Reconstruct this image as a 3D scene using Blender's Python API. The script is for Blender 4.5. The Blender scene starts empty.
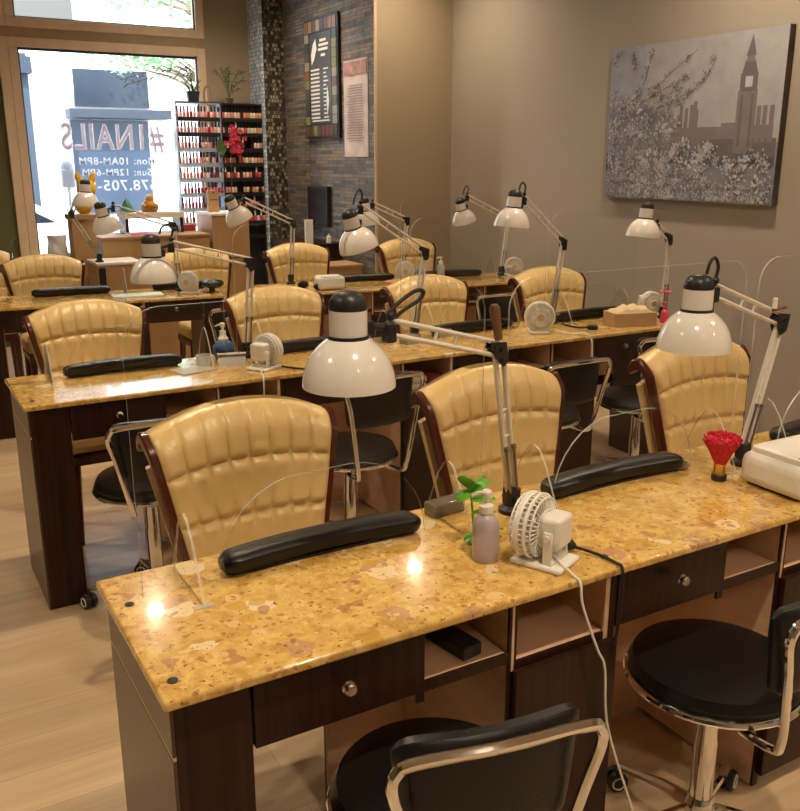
import bpy, bmesh, math, random
from mathutils import Vector, Matrix, Euler
random.seed(7)
PI = math.pi
SC = bpy.context.scene
COL = SC.collection
V = Vector

# ------------------------------------------------------------------ helpers
class MB:
    """collects shapes in one bmesh; m = material slot of what is added next"""
    def __init__(s): s.bm = bmesh.new(); s.m = 0
    def _faces(s, fs):
        for f in fs:
            f.material_index = s.m; f.smooth = True
    def box(s, x0, x1, y0, y1, z0, z1, bev=0.0, seg=2, M=None):
        r = bmesh.ops.create_cube(s.bm, size=1)
        vs = r['verts']
        for v in vs:
            v.co = V(((x0+x1)/2+v.co.x*(x1-x0), (y0+y1)/2+v.co.y*(y1-y0), (z0+z1)/2+v.co.z*(z1-z0)))
        fs = set(f for v in vs for f in v.link_faces)
        if bev > 0:
            es = set(e for f in fs for e in f.edges)
            r = bmesh.ops.bevel(s.bm, geom=list(es), offset=bev, segments=seg, profile=0.5, affect='EDGES')
            fs = set(r['faces'])
            todo = list(fs)
            while todo:
                f = todo.pop()
                for e in f.edges:
                    for g in e.link_faces:
                        if g not in fs: fs.add(g); todo.append(g)
        s._faces(fs)
        if bev > 0:
            for f in fs:
                f.normal_update()
                if max(abs(c) for c in f.normal) > .9999: f.smooth = False
        if M is not None:
            for v in set(v for f in fs for v in f.verts): v.co = M @ v.co
        return s
    def rings(s, rings, cap=True, closed=False, loop=True):
        """loft through rings of points"""
        vr = [[s.bm.verts.new(p) for p in r] for r in rings]
        n = len(vr[0]); fs = []
        seq = list(zip(vr[:-1], vr[1:]))
        if closed: seq.append((vr[-1], vr[0]))
        for a, b in seq:
            for i in range(n if loop else n-1):
                j = (i+1) % n
                try: fs.append(s.bm.faces.new((a[i], a[j], b[j], b[i])))
                except ValueError: pass
        if cap and not closed and loop:
            fs.append(s.bm.faces.new(list(reversed(vr[0])))); fs.append(s.bm.faces.new(vr[-1]))
        s._faces(fs); return s
    def tube(s, pts, r, n=10, cap=True, closed=False, flat=1.0):
        pts = [V(p) for p in pts]; k = len(pts)
        rs = r if isinstance(r, (list, tuple)) else [r]*k
        tg = []
        for i in range(k):
            if closed: d = pts[(i+1) % k]-pts[i-1]
            else: d = pts[min(i+1, k-1)]-pts[max(i-1, 0)]
            tg.append(d.normalized() if d.length > 1e-9 else V((0, 0, 1)))
        up = V((0, 0, 1)) if abs(tg[0].z) < .9 else V((1, 0, 0))
        nx = tg[0].cross(up).normalized()
        out = []
        for i in range(k):
            t = tg[i]
            nx = (nx - t*nx.dot(t))
            nx = nx.normalized() if nx.length > 1e-6 else t.orthogonal().normalized()
            b = t.cross(nx)
            out.append([pts[i]+nx*(rs[i]*math.cos(2*PI*j/n))+b*(rs[i]*flat*math.sin(2*PI*j/n)) for j in range(n)])
        return s.rings(out, cap, closed)
    def lathe(s, prof, n=24, M=None, cap=True):
        M = M or Matrix()
        rg = [[M @ V((max(r, 1e-4)*math.cos(2*PI*j/n), max(r, 1e-4)*math.sin(2*PI*j/n), z)) for j in range(n)] for r, z in prof]
        return s.rings(rg, cap)
    def torus(s, R, r, M=None, n=32, k=8):
        M = M or Matrix()
        return s.tube([M @ V((R*math.cos(2*PI*i/n), R*math.sin(2*PI*i/n), 0)) for i in range(n)], r, k, closed=True)
    def ball(s, c, rx, ry=None, rz=None, n=14, M=None):
        ry = ry or rx; rz = rz or rx; c = V(c); M = M or Matrix()
        rg = []
        for i in range(n//2+1):
            a = -PI/2+PI*i/(n//2)
            q = max(math.cos(a), .01)
            rg.append([c+M @ V((rx*q*math.cos(2*PI*j/n), ry*q*math.sin(2*PI*j/n), rz*math.sin(a))) for j in range(n)])
        return s.rings(rg)
    def prism(s, poly, ext):
        ext = V(ext)
        return s.rings([[V(p) for p in poly], [V(p)+ext for p in poly]])
    def quad(s, *pts):
        s._faces([s.bm.faces.new([s.bm.verts.new(p) for p in pts])]); return s
    def build(s, name, mats, parent=None, loc=None, rot=None, angle=.6):
        bm = s.bm
        bmesh.ops.recalc_face_normals(bm, faces=bm.faces[:])
        for e in bm.edges:
            if len(e.link_faces) == 2 and e.calc_face_angle(0) > angle: e.smooth = False
        me = bpy.data.meshes.new(name); bm.to_mesh(me); bm.free()
        for m in (mats if isinstance(mats, (list, tuple)) else [mats]): me.materials.append(m)
        o = bpy.data.objects.new(name, me); COL.objects.link(o)
        if parent: o.parent = parent
        if loc: o.location = loc
        if rot: o.rotation_euler = rot
        return o

def tag(o, label, cat, group=None, kind=None):
    o['label'] = label; o['category'] = cat
    if group: o['group'] = group
    if kind: o['kind'] = kind
    return o
def thing(name, label, cat, loc=(0, 0, 0), rz=0, group=None):
    o = bpy.data.objects.new(name, None); COL.objects.link(o)
    o.empty_display_size = .05
    o.location = loc; o.rotation_euler = (0, 0, rz)
    return tag(o, label, cat, group)
def struct(o):
    o['kind'] = 'structure'; return o
def copy_tree(o, parent=None):
    kids = [c for c in bpy.data.objects if c.parent == o]
    c = o.copy(); COL.objects.link(c)
    if parent: c.parent = parent
    for k in kids: copy_tree(k, c)
    return c
def place(proto, first, loc, rz, label, group=None):
    o = proto if first else copy_tree(proto)
    o.location = loc; o.rotation_euler = (0, 0, rz); o['label'] = label
    if group: o['group'] = group
    return o
def bez(p0, p1, p2, p3, n=14):
    p0, p1, p2, p3 = map(V, (p0, p1, p2, p3))
    return [p0*(1-t)**3+p1*3*t*(1-t)**2+p2*3*t*t*(1-t)+p3*t**3 for t in [i/n for i in range(n+1)]]
def spline(P, n=8):
    P = [V(p) for p in P]; out = []
    for i in range(len(P)-1):
        a = P[max(i-1, 0)]; b = P[i]; c = P[i+1]; d = P[min(i+2, len(P)-1)]
        for k in range(n):
            t = k/n
            out.append(.5*((2*b)+(c-a)*t+(2*a-5*b+4*c-d)*t*t+(3*b-a-3*c+d)*t**3))
    out.append(P[-1]); return out
def to_axis(A, C):
    A = V(A).normalized()
    q = V((0, 0, 1)).rotation_difference(A)
    return Matrix.Translation(V(C)) @ q.to_matrix().to_4x4()

# ------------------------------------------------------------------ materials
def nt(name):
    m = bpy.data.materials.new(name); m.use_nodes = True
    t = m.node_tree; b = t.nodes['Principled BSDF']
    return m, t, b
def nn(t, kind, **kw):
    n = t.nodes.new(kind)
    for k, v in kw.items():
        if k in n.inputs: n.inputs[k].default_value = v
        else: setattr(n, k, v)
    return n
def mat(name, col, rough=.5, metal=0, spec=.5, coat=0, var=.0, vscale=8, bump=0, bscale=60, stretch=(1, 1, 1), alpha=None, trans=0):
    m, t, b = nt(name)
    b.inputs['Base Color'].default_value = (*col, 1)
    b.inputs['Roughness'].default_value = rough; b.inputs['Metallic'].default_value = metal
    b.inputs['Specular IOR Level'].default_value = spec; b.inputs['Coat Weight'].default_value = coat
    b.inputs['Transmission Weight'].default_value = trans
    if var or bump:
        tc = nn(t, 'ShaderNodeTexCoord'); mp = nn(t, 'ShaderNodeMapping')
        mp.inputs['Scale'].default_value = stretch
        t.links.new(tc.outputs['Object'], mp.inputs['Vector'])
    if var:
        no = nn(t, 'ShaderNodeTexNoise', Scale=vscale, Detail=5.0)
        t.links.new(mp.outputs['Vector'], no.inputs['Vector'])
        rp = nn(t, 'ShaderNodeValToRGB')
        rp.color_ramp.elements[0].position = .3; rp.color_ramp.elements[1].position = .7
        rp.color_ramp.elements[0].color = tuple(c*(1-var) for c in col)+(1,)
        rp.color_ramp.elements[1].color = tuple(min(1, c*(1+var)) for c in col)+(1,)
        t.links.new(no.outputs['Fac'], rp.inputs['Fac']); t.links.new(rp.outputs['Color'], b.inputs['Base Color'])
    if bump:
        n2 = nn(t, 'ShaderNodeTexNoise', Scale=bscale, Detail=3.0)
        t.links.new(mp.outputs['Vector'], n2.inputs['Vector'])
        bp = nn(t, 'ShaderNodeBump', Strength=bump, Distance=.01)
        t.links.new(n2.outputs['Fac'], bp.inputs['Height']); t.links.new(bp.outputs['Normal'], b.inputs['Normal'])
    return m
def clear(name, tint=(.97, .98, .97), blend=.12, rough=.02, base=.02):
    m, t, b = nt(name); t.nodes.remove(b)
    out = t.nodes['Material Output']
    tr = nn(t, 'ShaderNodeBsdfTransparent'); tr.inputs['Color'].default_value = (*tint, 1)
    gl = nn(t, 'ShaderNodeBsdfGlossy'); gl.inputs['Roughness'].default_value = rough
    lw = nn(t, 'ShaderNodeLayerWeight', Blend=blend)
    ad = nn(t, 'ShaderNodeMath', operation='ADD'); ad.inputs[1].default_value = base
    mx = nn(t, 'ShaderNodeMixShader')
    t.links.new(lw.outputs['Fresnel'], ad.inputs[0]); t.links.new(ad.outputs[0], mx.inputs[0])
    t.links.new(tr.outputs[0], mx.inputs[1]); t.links.new(gl.outputs[0], mx.inputs[2])
    t.links.new(mx.outputs[0], out.inputs['Surface'])
    return m
def translucent(name, col, op=.35, rough=.2):
    m, t, b = nt(name)
    b.inputs['Base Color'].default_value = (*col, 1); b.inputs['Roughness'].default_value = rough
    b.inputs['Alpha'].default_value = op
    return m
def emit(name, col, s):
    m, t, b = nt(name)
    b.inputs['Base Color'].default_value = (0, 0, 0, 1)
    b.inputs['Emission Color'].default_value = (*col, 1); b.inputs['Emission Strength'].default_value = s
    return m

def stone_top():
    m, t, b = nt('golden_agglomerate_stone')
    L = t.links.new
    tc = nn(t, 'ShaderNodeTexCoord')
    no = nn(t, 'ShaderNodeTexNoise', Scale=24.0, Detail=4.0)
    L(tc.outputs['Object'], no.inputs['Vector'])
    mixv = nn(t, 'ShaderNodeVectorMath', operation='MULTIPLY_ADD')
    mixv.inputs[1].default_value = (.042, .042, .042)
    L(no.outputs['Color'], mixv.inputs[0]); L(tc.outputs['Object'], mixv.inputs[2])
    col = None
    gold = nn(t, 'ShaderNodeValToRGB')
    e = gold.color_ramp.elements
    e[0].position = .32; e[0].color = (.53, .295, .062, 1); e[1].position = .68; e[1].color = (.82, .565, .185, 1)
    n2 = nn(t, 'ShaderNodeTexNoise', Scale=26.0, Detail=6.0, Roughness=.65)
    L(mixv.outputs[0], n2.inputs['Vector']); L(n2.outputs['Fac'], gold.inputs['Fac'])
    col = gold.outputs['Color']
    # chips of three sizes: cream, mauve brown, orange
    for sc, cols in ((15, ((.90, .74, .48, .94), (.50, .28, .155, .875))), (30, ((.82, .58, .27, .91), (.42, .21, .09, .85), (.62, .36, .06, .74))), (70, ((.38, .17, .05, .88), (.82, .56, .24, .78)))):
        vo = nn(t, 'ShaderNodeTexVoronoi', Scale=float(sc)); vo.inputs['Randomness'].default_value = 1
        L(mixv.outputs[0], vo.inputs['Vector'])
        sx = nn(t, 'ShaderNodeSeparateColor'); L(vo.outputs['Color'], sx.inputs['Color'])
        edge = nn(t, 'ShaderNodeMath', operation='LESS_THAN'); edge.inputs[1].default_value = .46
        L(vo.outputs['Distance'], edge.inputs[0])
        hi = 1.0
        for (r, g, bb, th) in cols:
            g1 = nn(t, 'ShaderNodeMath', operation='GREATER_THAN'); g1.inputs[1].default_value = th
            g2 = nn(t, 'ShaderNodeMath', operation='LESS_THAN'); g2.inputs[1].default_value = hi
            L(sx.outputs[0], g1.inputs[0]); L(sx.outputs[0], g2.inputs[0])
            mu = nn(t, 'ShaderNodeMath', operation='MULTIPLY'); L(g1.outputs[0], mu.inputs[0]); L(g2.outputs[0], mu.inputs[1])
            mu2 = nn(t, 'ShaderNodeMath', operation='MULTIPLY'); L(mu.outputs[0], mu2.inputs[0]); L(edge.outputs[0], mu2.inputs[1])
            mu3 = nn(t, 'ShaderNodeMath', operation='MULTIPLY'); L(mu2.outputs[0], mu3.inputs[0]); mu3.inputs[1].default_value = .72
            mx = nn(t, 'ShaderNodeMix', data_type='RGBA'); mx.inputs[7].default_value = (r, g, bb, 1)
            L(mu3.outputs[0], mx.inputs[0]); L(col, mx.inputs[6]); col = mx.outputs[2]; hi = th
    n3 = nn(t, 'ShaderNodeTexNoise', Scale=120.0, Detail=2.0)
    L(tc.outputs['Object'], n3.inputs['Vector'])
    g = nn(t, 'ShaderNodeMath', operation='GREATER_THAN'); g.inputs[1].default_value = .675
    L(n3.outputs['Fac'], g.inputs[0])
    mx = nn(t, 'ShaderNodeMix', data_type='RGBA'); mx.inputs[7].default_value = (.30, .13, .03, 1)
    L(g.outputs[0], mx.inputs[0]); L(col, mx.inputs[6])
    L(mx.outputs[2], b.inputs['Base Color'])
    b.inputs['Roughness'].default_value = .15; b.inputs['Specular IOR Level'].default_value = .4
    b.inputs['Coat Weight'].default_value = .6; b.inputs['Coat Roughness'].default_value = .035
    return m
def wood(name, c0, c1, scale=(40, 40, 1.2), rough=.3, planks=None):
    m, t, b = nt(name); L = t.links.new
    tc = nn(t, 'ShaderNodeTexCoord'); mp = nn(t, 'ShaderNodeMapping'); mp.inputs['Scale'].default_value = scale
    L(tc.outputs['Object'], mp.inputs['Vector'])
    no = nn(t, 'ShaderNodeTexNoise', Scale=1.0, Detail=5.0, Roughness=.6); L(mp.outputs[0], no.inputs['Vector'])
    rp = nn(t, 'ShaderNodeValToRGB'); e = rp.color_ramp.elements
    e[0].position = .3; e[0].color = (*c0, 1); e[1].position = .7; e[1].color = (*c1, 1)
    L(no.outputs['Fac'], rp.inputs['Fac']); col = rp.outputs['Color']
    if planks:
        br = nn(t, 'ShaderNodeTexBrick'); br.offset = .37
        br.inputs['Scale'].default_value = 1; br.inputs['Brick Width'].default_value = planks[0]; br.inputs['Row Height'].default_value = planks[1]
        br.inputs['Mortar Size'].default_value = .0015; br.inputs['Color1'].default_value = (.86, .86, .86, 1); br.inputs['Color2'].default_value = (1.06, 1.04, 1.0, 1)
        br.inputs['Mortar'].default_value = (.74, .70, .64, 1)
        L(tc.outputs['Object'], br.inputs['Vector'])
        mx = nn(t, 'ShaderNodeMix', data_type='RGBA', blend_type='MULTIPLY'); mx.inputs[0].default_value = 1
        L(col, mx.inputs[6]); L(br.outputs['Color'], mx.inputs[7]); col = mx.outputs[2]
    L(col, b.inputs['Base Color']); b.inputs['Roughness'].default_value = rough
    return m
def bricks(name, w, h, cols, mortar, msize, swap, rough=.6, bump=.5, coordscale=1):
    """small stones or tiles, every cell with a colour of its own"""
    m, t, b = nt(name); L = t.links.new
    tc = nn(t, 'ShaderNodeTexCoord'); sx = nn(t, 'ShaderNodeSeparateXYZ'); L(tc.outputs['Object'], sx.inputs[0])
    cx = nn(t, 'ShaderNodeCombineXYZ')
    ad = nn(t, 'ShaderNodeMath', operation='ADD'); L(sx.outputs['X'], ad.inputs[0]); L(sx.outputs['Y'], ad.inputs[1])
    L(ad.outputs[0], cx.inputs['X']); L(sx.outputs['Z'], cx.inputs['Y'])
    br = nn(t, 'ShaderNodeTexBrick'); br.offset = .43
    br.inputs['Scale'].default_value = 1; br.inputs['Brick Width'].default_value = w; br.inputs['Row Height'].default_value = h
    br.inputs['Mortar Size'].default_value = msize; br.inputs['Color1'].default_value = (0, 0, 0, 1); br.inputs['Color2'].default_value = (1, 1, 1, 1)
    L(cx.outputs[0], br.inputs['Vector'])
    rp = nn(t, 'ShaderNodeValToRGB'); rp.color_ramp.interpolation = 'CONSTANT' if swap else 'LINEAR'
    e = rp.color_ramp.elements
    while len(e) < len(cols): e.new(.5)
    for i, c in enumerate(cols): e[i].position = i/len(cols); e[i].color = (*c, 1)
    L(br.outputs['Color'], rp.inputs['Fac'])
    no = nn(t, 'ShaderNodeTexNoise', Scale=14.0, Detail=6.0); L(tc.outputs['Object'], no.inputs['Vector'])
    mr = nn(t, 'ShaderNodeMapRange'); mr.inputs['To Min'].default_value = .45; mr.inputs['To Max'].default_value = 1.5
    L(no.outputs['Fac'], mr.inputs['Value'])
    mu = nn(t, 'ShaderNodeMix', data_type='RGBA', blend_type='MULTIPLY'); mu.inputs[0].default_value = 1
    L(rp.outputs['Color'], mu.inputs[6]); L(mr.outputs[0], mu.inputs[7])
    mx = nn(t, 'ShaderNodeMix', data_type='RGBA'); mx.inputs[7].default_value = (*mortar, 1)
    L(br.outputs['Fac'], mx.inputs[0]); L(mu.outputs[2], mx.inputs[6]); L(mx.outputs[2], b.inputs['Base Color'])
    hb = nn(t, 'ShaderNodeMath', operation='SUBTRACT'); L(no.outputs['Fac'], hb.inputs[0]); L(br.outputs['Fac'], hb.inputs[1])
    bp = nn(t, 'ShaderNodeBump', Strength=bump, Distance=.02); L(hb.outputs[0], bp.inputs['Height']); L(bp.outputs[0], b.inputs['Normal'])
    b.inputs['Roughness'].default_value = rough
    return m

M_stone = stone_top()
M_dark = wood('espresso_laminate', (.014, .005, .003), (.046, .017, .010), (55, 55, 1.5), .36)
M_dark.node_tree.nodes['Principled BSDF'].inputs['Specular IOR Level'].default_value = .22
M_panel = wood('sheen_lightened_end_panel', (.060, .036, .024), (.085, .052, .034), (55, 55, 1.5), .30)  # dark cabinet wood lightened in colour to stand for gloss reflection
M_light = wood('pale_carcass_wood', (.64, .41, .26), (.76, .52, .35), (3, 3, 30), .5)
M_floor = wood('pale_oak_floor', (.50, .36, .225), (.65, .485, .32), (1.3, 22, 1), .34, planks=(1.2, .16))
M_vinyl = mat('butter_yellow_vinyl', (.79, .565, .245), .30, spec=.5, var=.06, vscale=5, bump=.12, bscale=120)
M_shell = mat('cream_chair_shell', (.72, .51, .25), .38)
M_maho = wood('red_mahogany_trim', (.050, .008, .004), (.105, .020, .010), (20, 20, 3), .22)
M_black = mat('black_vinyl', (.008, .007, .007), .33, spec=.36, bump=.1, bscale=150)
M_blackpl = mat('black_plastic', (.014, .013, .014), .4)
M_chrome = mat('polished_chrome', (.80, .80, .80), .09, 1)
M_knob = mat('antique_steel_knob', (.42, .39, .34), .25, 1)
M_white = mat('white_enamel', (.80, .76, .72), .16, coat=.4)
M_wplast = mat('white_plastic', (.83, .80, .74), .38)
M_rod = mat('pale_painted_rod', (.72, .68, .62), .35)
M_steel = mat('spring_steel', (.28, .26, .24), .35, 1)
M_acr = clear('clear_acrylic_sheet', (.985, .988, .985), .05, .015, .008)
M_acrf = clear('clear_acrylic_foot', (.985, .988, .985), .015, .02, .004)
M_acre = translucent('polished_acrylic_edge', (.92, .90, .86), .42, .25)
M_glass = clear('window_glass', (.97, .985, .99), .10, .0, .01)
M_wall = mat('taupe_wall_paint', (.40, .35, .29), .75, var=.03, vscale=1.5, bump=.05, bscale=300)
M_tan = mat('tan_wall_paint', (.36, .285, .195), .75, var=.03, vscale=1.5)
M_olive = mat('olive_wall_paint', (.10, .105, .045), .7, var=.05)
M_ceil = mat('ceiling_paint', (.62, .56, .46), .85)
M_stonew = bricks('stacked_slate_cladding', .23, .027, ((.105, .097, .09), (.20, .165, .13), (.15, .15, .15), (.25, .185, .13), (.135, .12, .105), (.215, .20, .19)), (.09, .082, .072), .0022, True, .65, .9)
M_mosaic = bricks('glass_mosaic_tiles', .028, .034, ((.06, .05, .04), (.27, .23, .16), (.09, .08, .06), (.36, .32, .24), (.16, .13, .09), (.045, .04, .035)), (.05, .045, .04), .003, True, .12, .3)
M_frame = wood('birch_window_frame', (.68, .50, .35), (.77, .60, .43), (8, 8, 2), .45)
M_tanbox = wood('tan_counter_laminate', (.40, .235, .10), (.47, .285, .13), (6, 6, 2), .5)
M_paper = mat('white_paper', (.80, .77, .72), .7)
M_card = mat('brown_cardboard', (.48, .30, .15), .75, var=.05)
M_green = mat('leaf_green', (.14, .45, .04), .42, var=.25, vscale=30)
M_dgreen = mat('dark_leaf_green', (.075, .13, .035), .5, var=.3, vscale=30)
M_red = mat('crimson_bristle', (.62, .012, .05), .6, var=.3, vscale=120)
M_gold = mat('brass_ferrule', (.85, .52, .16), .2, 1)
M_purple = mat('lavender_lotion_plastic', (.50, .42, .47), .30, spec=.5)
M_blue = mat('blue_plastic', (.03, .09, .24), .35)
M_pink = mat('hot_pink_plastic', (.75, .06, .14), .4)
M_smoke = translucent('smoky_acrylic', (.20, .17, .13), .72, .15)
M_frost = translucent('frosted_film', (.82, .84, .80), .45, .3)
M_rubber = mat('dark_rubber', (.01, .01, .01), .6)

# ------------------------------------------------------------------ room shell
WX, TY, SX, BY, CZ = 4.15, 6.28, 3.45, 8.30, 3.25
X0, Y0 = -2.2, -2.6
struct(MB().box(X0-.1, WX+.1, Y0-.1, BY+.1, -.12, 0).build('floor', M_floor))
struct(MB().box(X0-.1, WX+.1, Y0-.1, BY+.1, CZ, CZ+.12).build('ceiling', M_ceil))
struct(MB().box(WX, WX+.1, Y0-.1, TY+.2, 0, CZ).build('wall_right', M_wall))
struct(MB().box(SX+.012, WX+.1, TY, TY+.1, 0, CZ).build('wall_return', M_tan))
struct(MB().box(SX, SX+.1, TY+.1, BY, 0, CZ).build('wall_stone', M_stonew))
struct(MB().box(SX-.004, SX+.016, TY-.004, TY+.012, 0, CZ, .002).build('trim_1', mat('pale_corner_bead', (.60, .43, .26), .5)))
struct(MB().box(SX, SX+.011, TY+.013, TY+.1, 0, CZ).build('wall_stone_return', M_stonew))
struct(MB().box(X0-.1, X0, Y0-.1, BY+.1, 0, CZ).build('wall_left', M_olive))
struct(MB().box(X0-.1, WX+.1, Y0-.1, Y0, 0, CZ).build('wall_front', M_wall))
struct(MB().box(SX-.20, SX, BY-.30, BY, 0, CZ).build('wall_column', M_mosaic))
struct(MB().box(SX-.222, SX-.2005, BY-.305, BY, 0, CZ).build('trim_window_glow', bricks('window_glow_blue_tiles', .028, .034, ((.55, .70, .90), (.80, .88, .96), (.34, .46, .68), (.70, .82, .95), (.46, .60, .80)), (.30, .34, .40), .003, True, .12, .3)))  # added strip: bluish window light on the column side put into tile colours
# back wall in pieces round the glazed shop front (opening X 1.07..2.80)
wl, wr = 1.075, 2.805
struct(MB().box(X0, wl, BY, BY+.12, 0, CZ).build('wall_back_left', M_olive))
w = MB(); w.box(wr, SX+.1, BY, BY+.12, 0, CZ); w.box(wl, wr, BY, BY+.12, 3.16, CZ)
struct(w.build('wall_back', M_tan))
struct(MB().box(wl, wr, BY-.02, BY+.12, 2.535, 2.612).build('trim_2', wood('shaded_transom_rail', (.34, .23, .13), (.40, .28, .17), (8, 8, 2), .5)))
def window(name, x0, x1, z0, z1, fw=.075, stile=True):
    root = bpy.data.objects.new(name, None); COL.objects.link(root); struct(root)
    root.location = ((x0+x1)/2, BY, z0)
    f = MB(); a = (x1-x0)/2; h = z1-z0
    f.box(-a, -a+fw, -.03, .07, 0, h, .006); f.box(a-fw, a, -.03, .07, 0, h, .006)
    f.box(-a+fw, a-fw, -.03, .07, 0, fw, .006); f.box(-a+fw, a-fw, -.03, .07, h-fw, h, .006)
    if stile:
        f.box(-a+fw+.004, -a+fw*2, -.02, .05, fw, h-fw, .005)
    f.build('window_frame', M_frame, root)
    g = MB().box(-a+fw-.005, a-fw+.005, .018, .026, fw-.005, h-fw+.005)
    g.build('window_pane', M_glass, root)
    b = MB(); o = -a+fw*(2 if stile else 1)
    for q in ((o, o+.012, fw, h-fw), (a-fw-.012, a-fw, fw, h-fw), (o, a-fw, fw, fw+.012), (o, a-fw, h-fw-.02, h-fw)):
        b.box(q[0], q[1], -.006, .012, q[2], q[3])
    b.build('glazing_gasket', mat('dark_gasket', (.05, .06, .08), .6), root)
    return root
win = window('window_1', wl, wr, .02, 2.535)
window('window_2', wl, wr, 2.612, 3.16)
# shop lettering on the outside of the glass, read from the street
def lettering(name, body, xr, z, width, height, m, parent, ext=.001, off=0.0, shear=0):
    c = bpy.data.curves.new(name, 'FONT'); c.body = body; c.extrude = ext; c.offset = off; c.shear = shear; c.size = 1; c.space_character = 1.14
    t = bpy.data.objects.new('tmp', c); COL.objects.link(t)
    bpy.context.view_layer.update()
    me = bpy.data.meshes.new_from_object(t.evaluated_get(bpy.context.evaluated_depsgraph_get()))
    bpy.data.objects.remove(t)
    xs = [v.co.x for v in me.vertices]; ys = [v.co.y for v in me.vertices]
    for v in me.vertices:
        v.co.x = (v.co.x-min(xs))/(max(xs)-min(xs))*width; v.co.y = (v.co.y-min(ys))/(max(ys)-min(ys))*height
    me.materials.clear(); me.materials.append(m)
    o = bpy.data.objects.new(name, me); COL.objects.link(o); o.parent = parent
    o.rotation_euler = (PI/2, 0, PI)
    o.location = (xr-parent.location.x, .030, z-parent.location.z)
    return o
def vinyl(name, col):
    m, t, b = nt(name); t.nodes.remove(b)
    d = nn(t, 'ShaderNodeBsdfDiffuse'); d.inputs['Color'].default_value = (*col, 1)
    u = nn(t, 'ShaderNodeBsdfTranslucent'); u.inputs['Color'].default_value = (*col, 1)
    x = nn(t, 'ShaderNodeMixShader'); x.inputs[0].default_value = .5
    t.links.new(d.outputs[0], x.inputs[1]); t.links.new(u.outputs[0], x.inputs[2]); t.links.new(x.outputs[0], t.nodes['Material Output'].inputs['Surface'])
    return m
M_let = vinyl('white_vinyl_lettering', (.80, .80, .84)); M_let2 = vinyl('pinkish_vinyl_lettering', (.86, .74, .80))
lt = [lettering('window_lettering', '#1NAILS', 2.392, 1.632, .885, .245, M_let, win, off=.030),
      lettering('window_lettering', '#1NAILS', 2.392, 1.632, .885, .245, M_let2, win, off=.004),
      lettering('window_lettering', 'Mon: 10AM-8PM', 2.30, 1.530, .66, .062, M_let, win, off=.015),
      lettering('window_lettering', 'Sun: 12PM-6PM', 2.26, 1.435, .60, .060, M_let, win, off=.015),
      lettering('window_lettering', '678.705-8', 2.30, 1.305, .60, .095, M_let, win, off=.02)]
lt[1].location.y -= .003; lt[1].location.x -= .0
for o in lt: o.location.y -= 0

# ceiling downlights; the last two, unseen behind the camera, added to light cabinet fronts
spots = [(.9, .5), (3.3, .5), (1.1, 3.3), (3.4, 3.2), (1.45, 6.1), (3.5, 5.75), (-1.2, 1.8), (-1.0, 5.0), (2.6, 7.1), (.9, -1.5), (3.2, -1.5)]
dl = None
M_bulb = emit('warm_bulb', (1, .80, .52), 60)
for i, (x, y) in enumerate(spots):
    if dl is None:
        dl = thing('ceiling_light', '', 'ceiling light')
        MB().lathe([(.052, -.002), (.075, -.002), (.078, -.008), (.052, -.012)], 28).build('trim_ring', M_white, dl)
        MB().lathe([(.001, -.006), (.05, -.006), (.05, -.003), (.001, -.003)], 24).build('bulb_face', M_bulb, dl)
        o = dl
    else: o = copy_tree(dl)
    o.location = (x, y, CZ); o['label'] = 'small round warm recessed downlight in the ceiling, out of view'; o['group'] = 'ceiling downlights'
    l = bpy.data.lights.new('downlight', 'SPOT'); l.energy = 80 if y > 5.4 and x > 3 else 70 if y > 6 and x < 2 else 115; l.color = (1, .81, .58); l.shadow_soft_size = .05
    l.spot_size = math.radians(150); l.spot_blend = 1.0
    lo = bpy.data.objects.new('downlight', l); COL.objects.link(lo); lo.location = (x, y, CZ-.03)
    lo.parent = None

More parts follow.
